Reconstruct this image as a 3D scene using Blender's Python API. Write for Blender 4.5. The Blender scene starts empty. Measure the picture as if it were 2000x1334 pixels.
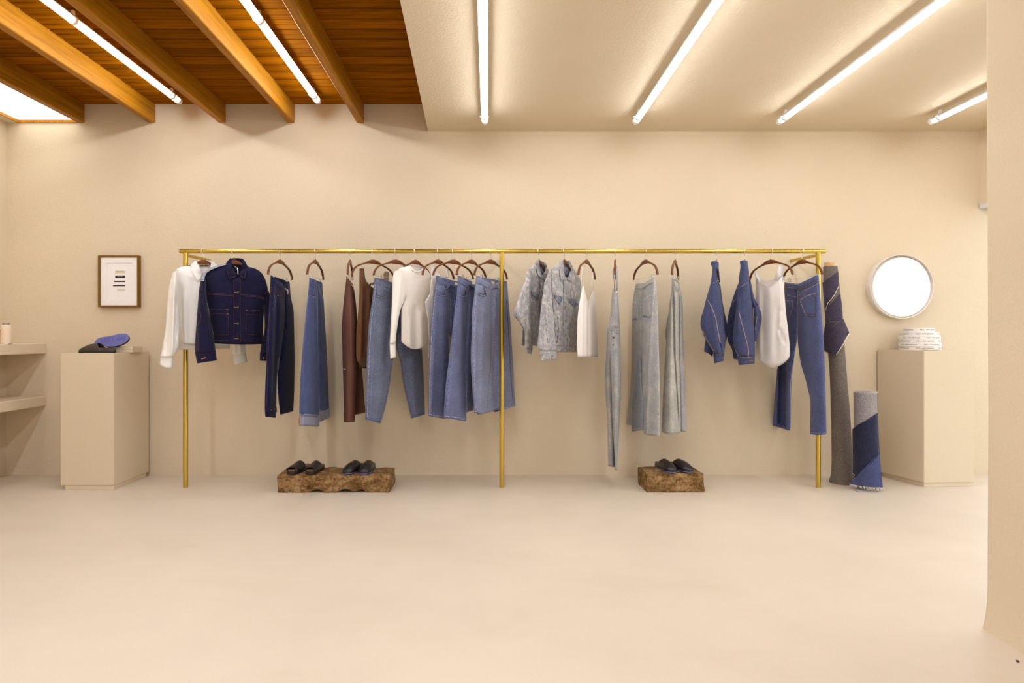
import bpy, bmesh, math, random
import numpy as np
from mathutils import Vector, noise, geometry
from mathutils.bvhtree import BVHTree

# ---------------------------------------------------------------- camera, world, exposure
SC = bpy.context.scene
COL = SC.collection
F, CX, CY, CZ = 1186.0, 955.0, 660.0, 1.10          # focal length in pixels, vanishing point, eye height
DR, DW = 4.468, 4.868                               # distance of the rail and of the back wall
cam_d = bpy.data.cameras.new('camera')
cam = bpy.data.objects.new('camera', cam_d)
COL.objects.link(cam)
cam.location = (0, 0, CZ)
cam.rotation_euler = (math.pi / 2, 0, 0)
cam_d.sensor_width = 36
cam_d.lens = F / 2000 * 36
cam_d.shift_x = (1000 - CX) / 2000
cam_d.shift_y = (CY - 667) / 2000
cam_d.clip_start = 0.05
SC.camera = cam

SKY_STRENGTH = 2.4
SKY_COLOR = (0.90, 0.94, 1.02)
TUBE_STRENGTH = 44.0
TUBE_COLOR = (0.90, 0.94, 1.02)
world = bpy.data.worlds.new('daylight')
SC.world = world
world.use_nodes = True
bgn = world.node_tree.nodes['Background']
bgn.inputs[0].default_value = (*SKY_COLOR, 1)
bgn.inputs[1].default_value = SKY_STRENGTH
vs = SC.view_settings
vs.view_transform = 'Standard'
vs.look = 'None'
vs.gamma = 1
vs.exposure = 0.03
vs.use_curve_mapping = False
try:
    SC.cycles.use_denoising = True
    SC.cycles.max_bounces = 10
    SC.cycles.diffuse_bounces = 6
    SC.cycles.sample_clamp_indirect = 6
except Exception:
    pass

# ---------------------------------------------------------------- helpers
def px(x, y, d):
    """World point seen at photo pixel (x, y) at distance d from the eye plane."""
    return Vector(((x - CX) / F * d, d, CZ - (y - CY) / F * d))

def wx(x, d):
    return (x - CX) / F * d

def wz(y, d):
    return CZ - (y - CY) / F * d

def lin(r, g, b):
    return tuple(((c / 255) / 12.92 if c / 255 <= 0.04045 else ((c / 255 + 0.055) / 1.055) ** 2.4) for c in (r, g, b))

def obj(name, bm, mat, parent=None, loc=None, smooth=True, recalc=True):
    """Link a bmesh (in world coordinates) as one object; children store coordinates relative to their parent."""
    if recalc:
        bmesh.ops.recalc_face_normals(bm, faces=bm.faces[:])
    me = bpy.data.meshes.new(name)
    off = Vector(loc) if loc is not None else (wloc(parent) if parent else Vector((0, 0, 0)))
    for v in bm.verts:
        v.co -= off
    bm.to_mesh(me)
    bm.free()
    if smooth:
        for p in me.polygons:
            p.use_smooth = True
    o = bpy.data.objects.new(name, me)
    if mat is not None:
        me.materials.append(mat)
    COL.objects.link(o)
    if parent:
        o.parent = parent
    elif loc is not None:
        o.location = off
    return o

def wloc(o):
    l = Vector(o.location)
    while o.parent:
        o = o.parent
        l += Vector(o.location)
    return l

def thing(name, label, cat, loc=(0, 0, 0), group=None):
    o = bpy.data.objects.new(name, None)
    o.empty_display_size = 0.05
    COL.objects.link(o)
    o.location = loc
    return tag(o, label, cat, group)

def tag(o, label, cat, group=None):
    o['label'] = label
    o['category'] = cat
    if group:
        o['group'] = group
    return o

def struct(o, label=None):
    o['kind'] = 'structure'
    if label:
        o['label'] = label
    return o

def add_box(bm, a, b, bevel=0.0, seg=1):
    r = bmesh.ops.create_cube(bm, size=1.0)
    a, b = Vector(a), Vector(b)
    for v in r['verts']:
        v.co = Vector((a[i] + (v.co[i] + 0.5) * (b[i] - a[i]) for i in range(3)))
    if bevel:
        es = list({e for v in r['verts'] for e in v.link_edges})
        bmesh.ops.bevel(bm, geom=es, offset=bevel, segments=seg, affect='EDGES', profile=0.6)
    return bm

def add_prism(bm, poly, z0, z1, bevel=0.0):
    bot = [bm.verts.new((p[0], p[1], z0)) for p in poly]
    top = [bm.verts.new((p[0], p[1], z1)) for p in poly]
    n = len(poly)
    fs = [bm.faces.new(bot[::-1]), bm.faces.new(top)]
    for i in range(n):
        fs.append(bm.faces.new((bot[i], bot[(i + 1) % n], top[(i + 1) % n], top[i])))
    if bevel:
        bmesh.ops.bevel(bm, geom=list({e for f in fs for e in f.edges}), offset=bevel, segments=2, affect='EDGES')
    return bm

def add_tube(bm, pts, r, n=10, cap=True):
    """Round tube along a polyline; r is a number or one radius per point."""
    pts = [Vector(p) for p in pts]
    rs = r if isinstance(r, (list, tuple)) else [r] * len(pts)
    rings = []
    up = None
    for i, p in enumerate(pts):
        t = (pts[min(i + 1, len(pts) - 1)] - pts[max(i - 1, 0)]).normalized()
        if up is None:
            up = Vector((0, 0, 1)) if abs(t.z) < 0.9 else Vector((0, 1, 0))
        u = (up - t * up.dot(t)).normalized()
        w = t.cross(u)
        up = u
        rings.append([bm.verts.new(p + (u * math.cos(2 * math.pi * k / n) + w * math.sin(2 * math.pi * k / n)) * rs[i]) for k in range(n)])
    for a, b in zip(rings, rings[1:]):
        for k in range(n):
            bm.faces.new((a[k], a[(k + 1) % n], b[(k + 1) % n], b[k]))
    if cap:
        bm.faces.new(rings[0][::-1])
        bm.faces.new(rings[-1])
    return bm

def add_lathe(bm, prof, c, n=32, axis='z'):
    """Revolve (radius, height) pairs about an axis through c."""
    rings = []
    for r, h in prof:
        ring = []
        for k in range(n):
            a = 2 * math.pi * k / n
            if axis == 'z':
                q = (c[0] + r * math.cos(a), c[1] + r * math.sin(a), c[2] + h)
            else:
                q = (c[0] + r * math.cos(a), c[1] + h, c[2] + r * math.sin(a))
            ring.append(bm.verts.new(q))
        rings.append(ring)
    for a, b in zip(rings, rings[1:]):
        for k in range(n):
            bm.faces.new((a[k], a[(k + 1) % n], b[(k + 1) % n], b[k]))
    return rings

def sharp(o, angle=35):
    for p in o.data.polygons:
        p.use_smooth = True
    try:
        o.data.set_sharp_from_angle(angle=math.radians(angle))
    except Exception:
        pass
    return o

# ---------------------------------------------------------------- materials
MATS = {}
def mat_new(name):
    m = bpy.data.materials.new(name)
    m.use_nodes = True
    nt = m.node_tree
    return m, nt, nt.nodes['Principled BSDF']

def N(nt, t, **kw):
    n = nt.nodes.new(t)
    for k, v in kw.items():
        if hasattr(n, k):
            setattr(n, k, v)
        else:
            n.inputs[k].default_value = v
    return n

def ramp(nt, src, stops):
    r = nt.nodes.new('ShaderNodeValToRGB')
    e = r.color_ramp.elements
    while len(e) < len(stops):
        e.new(0.5)
    for i, (p, c) in enumerate(stops):
        e[i].position = p
        e[i].color = (*c, 1)
    nt.links.new(src, r.inputs[0])
    return r

def noise_tex(nt, scale, detail=3, rough=0.55, vec=None, stretch=None):
    tc = nt.nodes.new('ShaderNodeTexCoord')
    n = nt.nodes.new('ShaderNodeTexNoise')
    n.inputs['Scale'].default_value = scale
    n.inputs['Detail'].default_value = detail
    n.inputs['Roughness'].default_value = rough
    src = tc.outputs['Object']
    if stretch:
        mp = nt.nodes.new('ShaderNodeMapping')
        mp.inputs['Scale'].default_value = stretch
        nt.links.new(src, mp.inputs[0])
        src = mp.outputs[0]
    nt.links.new(src, n.inputs['Vector'])
    return n

def bump(nt, bsdf, src, strength, dist=0.01):
    b = nt.nodes.new('ShaderNodeBump')
    b.inputs['Strength'].default_value = strength
    b.inputs['Distance'].default_value = dist
    nt.links.new(src, b.inputs['Height'])
    nt.links.new(b.outputs[0], bsdf.inputs['Normal'])
    return b

def sc(c, k):
    return tuple(min(1, x * k) for x in c)

def mixc(a, b, k):
    return tuple(a[i] * (1 - k) + b[i] * k for i in range(3))

def plain(name, col, rough=0.6, metal=0.0, var=0.08, scale=40, bmp=0.0, spec=0.5):
    if name in MATS:
        return MATS[name]
    m, nt, b = mat_new(name)
    n = noise_tex(nt, scale)
    r = ramp(nt, n.outputs[0], [(0.3, sc(col, 1 - var)), (0.7, sc(col, 1 + var))])
    nt.links.new(r.outputs[0], b.inputs['Base Color'])
    b.inputs['Roughness'].default_value = rough
    b.inputs['Metallic'].default_value = metal
    b.inputs['Specular IOR Level'].default_value = spec
    if bmp:
        bump(nt, b, n.outputs[0], bmp)
    MATS[name] = m
    return m

def plaster(name, col, var, bmp, rough=0.85, stain=None, spec=0.3):
    m, nt, b = mat_new(name)
    big = noise_tex(nt, 0.9, 4, 0.6)
    r = ramp(nt, big.outputs[0], [(0.3, sc(col, 1 - var)), (0.5, col), (0.72, sc(col, 1 + var))])
    out = r.outputs[0]
    if stain:
        st = noise_tex(nt, 1.6, 6, 0.65, stretch=(0.7, 1.3, 1))
        mr = ramp(nt, st.outputs[0], [(0.52, (0, 0, 0)), (0.75, (1, 1, 1))])
        mx = nt.nodes.new('ShaderNodeMixRGB')
        mx.inputs[2].default_value = (*stain, 1)
        ml = nt.nodes.new('ShaderNodeMath')
        ml.operation = 'MULTIPLY'
        ml.inputs[1].default_value = 0.45
        nt.links.new(mr.outputs[0], ml.inputs[0])
        nt.links.new(ml.outputs[0], mx.inputs[0])
        nt.links.new(out, mx.inputs[1])
        out = mx.outputs[0]
    fine = noise_tex(nt, 260, 2, 0.6)
    fr = ramp(nt, fine.outputs[0], [(0.25, (0.90, 0.90, 0.90)), (0.75, (1, 1, 1))])
    mm = nt.nodes.new('ShaderNodeMixRGB')
    mm.blend_type = 'MULTIPLY'
    mm.inputs[0].default_value = 1
    nt.links.new(out, mm.inputs[1])
    nt.links.new(fr.outputs[0], mm.inputs[2])
    nt.links.new(mm.outputs[0], b.inputs['Base Color'])
    b.inputs['Roughness'].default_value = rough
    b.inputs['Specular IOR Level'].default_value = spec
    bn = noise_tex(nt, 70, 5, 0.6)
    bump(nt, b, bn.outputs[0], bmp, 0.012)
    return m

def wood(name, dark, light, axis='x', scale=1.0, rough=0.45, rnd=0.25, spec=0.15):
    m, nt, b = mat_new(name)
    st = {'x': (0.6, 14, 14), 'y': (14, 0.6, 14), 'z': (14, 14, 0.6)}[axis]
    n = noise_tex(nt, 3 * scale, 6, 0.65, stretch=st)
    r = ramp(nt, n.outputs[0], [(0.25, dark), (0.5, mixc(dark, light, 0.55)), (0.78, light)])
    oi = nt.nodes.new('ShaderNodeObjectInfo')
    mr = nt.nodes.new('ShaderNodeMapRange')
    mr.inputs[3].default_value = 1 - rnd
    mr.inputs[4].default_value = 1 + rnd
    nt.links.new(oi.outputs['Random'], mr.inputs[0])
    hsv = nt.nodes.new('ShaderNodeHueSaturation')
    nt.links.new(mr.outputs[0], hsv.inputs['Value'])
    nt.links.new(r.outputs[0], hsv.inputs['Color'])
    nt.links.new(hsv.outputs[0], b.inputs['Base Color'])
    b.inputs['Roughness'].default_value = rough
    b.inputs['Specular IOR Level'].default_value = spec
    bump(nt, b, n.outputs[0], 0.25, 0.004)
    return m

def denim(name, col, light=1.35, dark=0.62, grain=0.5, wash=0.3, tint=None, wscale=9):
    """Twill cloth: grain of pale and dark yarn over a slow wash."""
    if name in MATS:
        return MATS[name]
    m, nt, b = mat_new(name)
    col = (col[0] * 0.88, col[1] * 0.86, col[2] * 0.82)
    w = noise_tex(nt, wscale, 5, 0.62)
    t = tint or sc(col, light)
    r1 = ramp(nt, w.outputs[0], [(0.32, mixc(col, sc(col, dark), wash)), (0.5, col), (0.70, mixc(col, t, min(1, wash * 1.6)))])
    g = noise_tex(nt, 170, 3, 0.75, stretch=(1, 1, 0.6))
    r2 = ramp(nt, g.outputs[0], [(0.30, (1 - grain,) * 3), (0.5, (1, 1, 1)), (0.72, (1 + grain,) * 3)])
    mm = nt.nodes.new('ShaderNodeMixRGB')
    mm.blend_type = 'MULTIPLY'
    mm.inputs[0].default_value = 1
    nt.links.new(r1.outputs[0], mm.inputs[1])
    nt.links.new(r2.outputs[0], mm.inputs[2])
    nt.links.new(mm.outputs[0], b.inputs['Base Color'])
    b.inputs['Roughness'].default_value = 0.9
    b.inputs['Specular IOR Level'].default_value = 0.15
    b.inputs['Sheen Weight'].default_value = 0.08
    bump(nt, b, g.outputs[0], 0.25, 0.002)
    MATS[name] = m
    return m

def seam_mat(name, pale, dark, scale=150):
    """Puckered seam: pale ridges between dark dips."""
    if name in MATS:
        return MATS[name]
    m, nt, b = mat_new(name)
    n = noise_tex(nt, scale, 1, 0.5)
    r = ramp(nt, n.outputs[0], [(0.40, dark), (0.56, pale)])
    nt.links.new(r.outputs[0], b.inputs['Base Color'])
    b.inputs['Roughness'].default_value = 0.9
    b.inputs['Specular IOR Level'].default_value = 0.1
    MATS[name] = m
    return m

def cloth(name, col, alpha=1.0, var=0.05):
    """Plain woven cloth; alpha under 1 is a sheer weave that lets light through."""
    if name in MATS:
        return MATS[name]
    m, nt, b = mat_new(name)
    n = noise_tex(nt, 210, 2, 0.6)
    r = ramp(nt, n.outputs[0], [(0.3, sc(col, 1 - var)), (0.7, sc(col, 1 + var))])
    nt.links.new(r.outputs[0], b.inputs['Base Color'])
    b.inputs['Roughness'].default_value = 0.95
    b.inputs['Specular IOR Level'].default_value = 0.1
    b.inputs['Alpha'].default_value = alpha
    bump(nt, b, n.outputs[0], 0.15, 0.002)
    MATS[name] = m
    return m

def emitter(name, col, strength):
    m, nt, b = mat_new(name)
    b.inputs['Base Color'].default_value = (0.9, 0.9, 0.9, 1)
    b.inputs['Emission Color'].default_value = (*col, 1)
    b.inputs['Emission Strength'].default_value = strength
    return m

WALLC = (0.675, 0.56, 0.392)
M_WALL = plaster('sand_plaster', WALLC, 0.04, 0.22)
M_CEIL = plaster('sand_plaster_ceiling', WALLC, 0.03, 0.32)
M_FLOOR = plaster('polished_cement', (0.645, 0.548, 0.428), 0.06, 0.06, rough=0.42, stain=(0.56, 0.46, 0.32), spec=0.35)
M_PED = plaster('painted_board', sc(WALLC, 0.98), 0.02, 0.08, rough=0.7)
M_BOARD = wood('varnished_board', lin(80, 47, 0), lin(158, 92, 2), 'x', rough=0.75, rnd=0.22, spec=0.02)
M_BEAM = wood('varnished_beam', lin(120, 74, 2), lin(186, 124, 22), 'y', rnd=0.08)
M_TUBE = emitter('lit_tube', TUBE_COLOR, TUBE_STRENGTH)
M_SKYL = emitter('skylight_diffuser', (0.95, 0.97, 1.0), 2.8)
M_CAPW = plain('white_plastic', (0.85, 0.83, 0.80), 0.4)
M_BRASS = plain('brass', (0.60, 0.42, 0.08), 0.27, 1.0, 0.05, 12)
M_STEEL = plain('chrome_wire', (0.80, 0.78, 0.74), 0.25, 1.0, 0.05)
M_HANG = wood('walnut_hanger', lin(70, 38, 20), lin(124, 74, 42), 'x', 2.0, 0.35, 0.1)
M_GLASS = plain('mirror_glass', (0.93, 0.93, 0.93), 0.02, 1.0, 0.0)
# ================================================================ ROOM
ZC, ZT = 2.754, 2.970                              # plaster ceiling, timber deck
XL, XR = -3.871, 3.93
YF = -3.2                                          # shop front behind the camera
def edge_x(y):                                     # left edge of the dropped plaster ceiling
    return -0.488 + (4.868 - y) / 1.896 * 0.052

# unseen area lamps added forward of the frame to brighten the room
for (lx, lz) in ((-2.377, 2.90), (-1.313, 2.90), (-0.03, 2.69), (1.081, 2.69), (2.9, 2.69)):
    ld = bpy.data.lights.new('unseen_fill_lamp', 'AREA')
    ld.shape = 'RECTANGLE'
    ld.size, ld.size_y = 0.05, 2.4
    ld.energy = 40 if lx < -1 else 16
    ld.color = TUBE_COLOR
    lo = bpy.data.objects.new('unseen_fill_lamp', ld)
    lo.location = (lx, 0.2, lz)
    COL.objects.link(lo)

bm = bmesh.new(); add_box(bm, (-6, YF - 6, -0.12), (9.0, 5.02, 0.0))
struct(obj('floor', bm, M_FLOOR, smooth=False))
bm = bmesh.new(); add_box(bm, (XL - 0.15, DW, 0), (XR + 0.15, 5.02, 3.12))
struct(obj('wall_back', bm, M_WALL, smooth=False))
bm = bmesh.new(); add_box(bm, (XL - 0.15, YF, 0), (XL, DW, 3.12))
struct(obj('wall_left', bm, M_WALL, smooth=False))
bm = bmesh.new()                                   # right wall: opening to the street under a lintel
add_box(bm, (XR, YF, 2.165), (XR + 0.15, DW, 3.12))
add_box(bm, (XR, YF, 0), (XR + 0.15, -1.5, 2.165))
struct(obj('wall_right', bm, M_WALL, smooth=False))
bm = bmesh.new()                                   # shop front: lintel and side piers
add_box(bm, (XL - 0.15, YF - 0.15, 2.3), (XR + 0.15, YF, 3.12))
add_box(bm, (XL - 0.15, YF - 0.15, 0), (0.2, YF, 2.3))
add_box(bm, (XR - 0.8, YF - 0.15, 0), (XR + 0.15, YF, 2.3))
struct(obj('wall_front', bm, M_WALL, smooth=False))
bm = bmesh.new()                                   # grey frame of the side opening
add_box(bm, (XR - 0.004, -1.5, 2.135), (XR + 0.154, DW - 0.01, 2.165))
struct(obj('trim_1', bm, plain('grey_frame', (0.62, 0.62, 0.62), 0.5), smooth=False))

# wall stub at the right, nearest the eye; its foot flares out a little
bm = bmesh.new()
x0, y0 = 1.881, 2.305
prof = [(0.0, -0.019), (0.035, -0.010), (0.10, -0.002), (0.16, 0.0), (0.8, 0.003), (1.6, 0.0), (2.2, -0.004), (ZC + 0.002, -0.004)]
rings = []
for z, dx in prof:
    rings.append([bm.verts.new((x0 + dx, 0.9, z)), bm.verts.new((x0 + dx, y0 - 0.02, z)), bm.verts.new((x0 + dx + 0.012, y0, z)),
                  bm.verts.new((x0 + 0.42, y0, z)), bm.verts.new((x0 + 0.42, 0.9, z))])
for a, b in zip(rings, rings[1:]):
    for k in range(5):
        bm.faces.new((a[k], a[(k + 1) % 5], b[(k + 1) % 5], b[k]))
bm.faces.new(rings[0]); bm.faces.new(rings[-1])
struct(sharp(obj('wall_stub', bm, M_WALL), 30))

# plaster ceiling slab, dropped below the timber deck
bm = bmesh.new()
add_prism(bm, [(edge_x(DW), DW), (edge_x(YF), YF), (XR + 0.15, YF), (XR + 0.15, DW)], ZC, 3.12)
struct(obj('ceiling', bm, M_CEIL, smooth=False))

# timber deck: a backing with boards under it
bm = bmesh.new(); add_box(bm, (-3.36, YF, ZT + 0.02), (edge_x(YF), DW, 3.12))
deck = struct(obj('ceiling_timber', bm, plain('dark_deck', lin(34, 20, 6), 0.9), smooth=False), 'varnished timber board ceiling between the brown beams')
BW = 0.118
def board_mesh(seed):
    rnd = random.Random(seed)
    b = bmesh.new()
    g = 0.0065                                     # gap, edge bevel, centre bead
    mid = BW / 2 + rnd.uniform(-0.006, 0.006)
    pr = [(g, 0.02), (g, 0.004), (g + 0.005, 0), (mid - 0.005, 0), (mid, 0.005), (mid + 0.005, 0), (BW - g - 0.005, 0), (BW - g, 0.004), (BW - g, 0.02)]
    ends = [-3.34, -0.30]
    rr = [[b.verts.new((x, -p[0], p[1])) for p in pr] for x in ends]
    for k in range(len(pr) - 1):
        b.faces.new((rr[0][k], rr[0][k + 1], rr[1][k + 1], rr[1][k]))
    bmesh.ops.recalc_face_normals(b, faces=b.faces[:])
    me = bpy.data.meshes.new('board')
    b.to_mesh(me); b.free()
    me.materials.append(M_BOARD)
    return me
bms = [board_mesh(i) for i in range(4)]
k, y = 0, DW
rnd = random.Random(4)
while y > 0.2:
    o = bpy.data.objects.new('board', bms[rnd.randrange(4)])
    o.location = (0, y, ZT + rnd.uniform(-0.0015, 0.002))
    COL.objects.link(o)
    o.parent = deck
    y -= BW
bm = bmesh.new(); add_box(bm, (-3.34, YF, ZT), (edge_x(YF), y, ZT + 0.02))
o = obj('board_field', bm, M_BOARD, deck, smooth=False); o['kind'] = 'stuff'

for i, p in enumerate((165, 304, 440.5, 575.5, 711.5)):
    xr = wx(p, DW)
    bm = bmesh.new()
    r_ = random.Random(i)
    w = 0.058
    ys = [DW + 0.01, 4.2, 3.4, 2.6, 1.6, 0.2, YF]
    rings = []
    for y in ys:
        a, b_ = r_.uniform(-0.002, 0.002), r_.uniform(-0.002, 0.002)
        c = 0.005
        x1, x2, z1, z2 = xr - w + a, xr + a, 2.822 + b_, ZT + 0.01
        rings.append([bm.verts.new(q) for q in ((x1, y, z2), (x1, y, z1 + c), (x1 + c, y, z1), (x2 - c, y, z1), (x2, y, z1 + c), (x2, y, z2))])
    for a, b_ in zip(rings, rings[1:]):
        for q in range(6):
            bm.faces.new((a[q], a[(q + 1) % 6], b_[(q + 1) % 6], b_[q]))
    bm.faces.new(rings[0]); bm.faces.new(rings[-1])
    o = struct(sharp(obj('ceiling_beam', bm, M_BEAM), 30))
    o['label'] = ['brown ceiling beam beside the white skylight', 'second brown ceiling beam from the skylight', 'brown ceiling beam between the two timber-bay light rows', 'fourth brown ceiling beam from the skylight', 'brown ceiling beam nearest the plaster ceiling'][i]

# skylight beside the first beam, and the plaster ledge left of it
xs0, xs1 = wx(35.5, DW), wx(165, DW) - 0.058
bm = bmesh.new(); add_box(bm, (xs0, YF, 2.845), (xs1, DW, 2.86))
sky = struct(obj('window_1', bm, M_SKYL, smooth=False), 'white glowing skylight panel in the timber ceiling')
bm = bmesh.new(); add_box(bm, (XL, YF, 2.822), (xs0, DW, 3.12))
struct(obj('ceiling_ledge', bm, M_WALL, smooth=False))
bm = bmesh.new()
add_box(bm, (xs0, DW - 0.012, 2.822), (xs1, DW, 2.845))
add_box(bm, (xs0, YF, 2.822), (xs0 + 0.012, DW - 0.012, 2.845))
struct(obj('trim_2', bm, M_BEAM, smooth=False))
bm = bmesh.new(); add_box(bm, (xs0, YF, 2.86), (xs1, DW, 3.12))
struct(obj('ceiling_skylight_back', bm, M_WALL, smooth=False))

# ---------------------------------------------------------------- tube lights
def half_tube(bm, x, ya, yb, z, r, a0, a1, n=16):
    rr = [[bm.verts.new((x + r * math.cos(math.radians(a0 + (a1 - a0) * k / n)), y, z + r * math.sin(math.radians(a0 + (a1 - a0) * k / n)))) for k in range(n + 1)] for y in (ya, yb)]
    for k in range(n):
        bm.faces.new((rr[0][k], rr[0][k + 1], rr[1][k + 1], rr[1][k]))
    bm.faces.new(rr[0]); bm.faces.new(rr[1][::-1])

def tube_light(x, ya, yb, z, label, caps=(True, True), clip_y=(), r=0.0235, lift=-4):
    t = thing('tube_light', label, 'light', (x, ya, z + r), 'tube lights on the ceiling')
    bm = bmesh.new()
    half_tube(bm, x, ya, yb, z, r, -180 - lift, lift)          # lit lower part
    obj('diffuser_tube', bm, M_TUBE, t)
    bm = bmesh.new()
    half_tube(bm, x, ya, yb, z, r * 1.03, lift - 2, 182 - lift)      # opaque back against the ceiling
    obj('housing', bm, M_CAPW, t)
    for k, y in enumerate((ya, yb)):
        if caps[k]:
            s = 1 if k == 0 else -1
            bm = bmesh.new()
            rr = add_lathe(bm, [(0.004, 0.0), (r * 0.8, 0.0), (r * 1.1, -0.006 * s), (r * 1.1, -0.035 * s), (r * 1.0, -0.04 * s)], (x, y + 0.028 * s, z), 20, 'y')
            bm.faces.new(rr[0])
            sharp(obj('end_cap', bm, M_CAPW, t), 40)
    for y in clip_y:
        bm = bmesh.new()
        add_lathe(bm, [(r * 1.02, -0.014), (r * 1.14, -0.011), (r * 1.14, 0.011), (r * 1.02, 0.014)], (x, y, z), 20, 'y')
        add_box(bm, (x - 0.008, y - 0.01, z + r), (x + 0.008, y + 0.01, z + r + 0.03), 0.002)
        add_box(bm, (x - r * 1.6, y - 0.009, z - 0.004), (x - r * 1.0, y + 0.009, z + 0.006), 0.002)
        sharp(obj('mounting_clip', bm, M_CAPW, t), 40)
    return t

zl = 2.918
for x, name in ((-2.377, 'bay nearer the skylight'), (-1.313, 'bay nearer the plaster')):
    tube_light(x, 4.64, 3.475, zl, 'white tube light between beams, reaching the wall, ' + name, (True, False), (3.47, 4.55), lift=10)
    tube_light(x, 3.465, 2.27, zl, 'white tube light between beams, cut by the frame top, ' + name, (False, True), (), lift=10)
zr = ZC - 0.052
for x, lab in ((-0.03, 'white tube light on plaster ceiling, pointing straight at the wall'),
               (1.085, 'second white tube light on plaster ceiling, above the pale denim jackets'),
               (2.148, 'third white tube light on plaster ceiling, above the blue denim jackets'),
               (3.27, 'short stretch of tube light on plaster ceiling beside the wall stub')):
    tube_light(x, 4.47, 2.1, zr, lab, (True, True), (4.40, 2.2))

# ---------------------------------------------------------------- wall shelves, left
for z0, z1, lab in ((0.975, 1.056, 'sand plaster wall shelf at pedestal height holding the thread cones'), (0.556, 0.634, 'lower sand plaster wall shelf, empty')):
    bm = bmesh.new(); add_box(bm, (XL, 2.6, z0), (wx(90.5, DW), DW, z1), 0.004)
    tag(obj('wall_shelf', bm, M_WALL, smooth=False), lab, 'shelf', 'plaster wall shelves')

# ---------------------------------------------------------------- pedestals
def pedestal(poly, plinth, zt, label):
    c = (sum(p[0] for p in poly) / 4, sum(p[1] for p in poly) / 4, 0)
    t = thing('pedestal', label, 'pedestal', c, 'sand coloured display pedestals')
    bm = bmesh.new(); add_prism(bm, poly, 0.032, zt, 0.003)
    sharp(obj('box', bm, M_PED, t), 30)
    bm = bmesh.new(); add_prism(bm, plinth, 0.0, 0.032, 0.0015)
    sharp(obj('plinth', bm, M_PED, t), 30)
d0, d1 = 4.393, 4.845
xa, xb = wx(118, d0), wx(222.5, d0)
pedestal([(xa, d0), (xb, d0), (xb, d1), (xa, d1)], [(xa + 0.03, d0 + 0.004), (xb - 0.002, d0 + 0.004), (xb - 0.004, d1 - 0.03), (xa + 0.03, d1 - 0.03)], 0.989,
         'sand coloured box pedestal carrying the two slippers')
e = [(3.200, 4.468), (3.590, 4.490), (3.575, 4.855), (3.105, 4.855)]
pedestal(e, [(3.205, 4.474), (3.565, 4.496), (3.545, 4.83), (3.125, 4.83)], 1.006, 'sand coloured box pedestal carrying the stacked ribbon rolls')

# ================================================================ BRASS RAIL
rail = thing('clothes_rail', 'long polished brass clothes rail on three posts, fixed to the back wall', 'clothes rail', (wx(980, DR), DR, 0))
RZ, RR = 1.7365, 0.0158
bm = bmesh.new(); add_tube(bm, [(wx(351.5, DR), DR, RZ), (wx(1611, DR), DR, RZ)], RR, 20)
sharp(obj('top_rail', bm, M_BRASS, rail), 50)
for p, b in ((362.5, 0), (980, 1), (1598, 2)):
    x = wx(p, DR)
    bm = bmesh.new(); add_tube(bm, [(x, DR, 0.001), (x, DR, RZ - RR * 0.6)], 0.0172, 20)
    post = sharp(obj('post', bm, M_BRASS, rail), 50)
    bm = bmesh.new(); add_tube(bm, [(x, DR + 0.012, RZ - 0.026), (x, DW + 0.005, RZ - 0.018)], 0.0125, 16)
    sharp(obj('wall_bracket', bm, M_BRASS, rail), 50)
# ================================================================ GARMENT TOOLS
class Plane:
    """Upright plane of a hanger on the rail: through the hook, turned by deg (positive: right end further away)."""
    def __init__(self, hook, deg, shift=0.0, lim=0.30):
        self.hook, self.deg, self.shift, self.lim = hook, deg, shift, lim
        self.x = wx(hook, DR)
        self.s, self.c = math.sin(math.radians(deg)), math.cos(math.radians(deg))
    def D(self, x):
        rx = (x - CX) / F
        den = rx * self.s - self.c
        num = self.x * self.s - DR * self.c
        d = num / den if abs(den) > 1e-4 else DR
        d = DR + max(-self.lim, min(self.lim, d - DR))
        return d + self.shift
    def off(self, k):
        p = Plane(self.hook, self.deg, self.shift + k, self.lim)
        return p

def pchip(xs, ys, q):
    xs, ys, q = map(lambda v: np.asarray(v, float), (xs, ys, q))
    n = len(xs)
    if n == 1:
        return np.full_like(q, ys[0])
    h = np.diff(xs); d = np.diff(ys) / h
    m = np.zeros(n)
    m[0], m[-1] = d[0], d[-1]
    for i in range(1, n - 1):
        if d[i - 1] * d[i] > 0:
            w1, w2 = 2 * h[i] + h[i - 1], h[i] + 2 * h[i - 1]
            m[i] = (w1 + w2) / (w1 / d[i - 1] + w2 / d[i])
    k = np.clip(np.searchsorted(xs, q) - 1, 0, n - 2)
    t = (q - xs[k]) / h[k]
    return ((2 * t**3 - 3 * t**2 + 1) * ys[k] + (t**3 - 2 * t**2 + t) * h[k] * m[k] + (-2 * t**3 + 3 * t**2) * ys[k + 1] + (t**3 - t**2) * h[k] * m[k + 1])

def norm_row(r):
    if len(r) == 3:
        return (r[1], r[0], r[2], r[0], 0.0, 1.0)
    if len(r) == 4:
        return (*r, 0.0, 1.0)
    if len(r) == 5:
        return (*r, 1.0)
    return r

def fold_depth(x, y, folds):
    """Creases drawn as lines: (x0,y0,x1,y1,width px, height m[, 's'])."""
    t = 0.0
    for f in folds:
        x0, y0, x1, y1, w, a = f[:6]
        k = (y - y0) / (y1 - y0) if y1 != y0 else 0
        e = min(1, max(0, (k + 0.08) / 0.16)) * min(1, max(0, (1.08 - k) / 0.16))
        if e <= 0:
            continue
        xl = x0 + (x1 - x0) * k
        if len(f) > 6:
            t += e * a * 0.5 * (1 + math.tanh((x - xl) / w))
        else:
            t += 1.4 * e * a * math.exp(-((x - xl) / w) ** 2)
    return t

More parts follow.
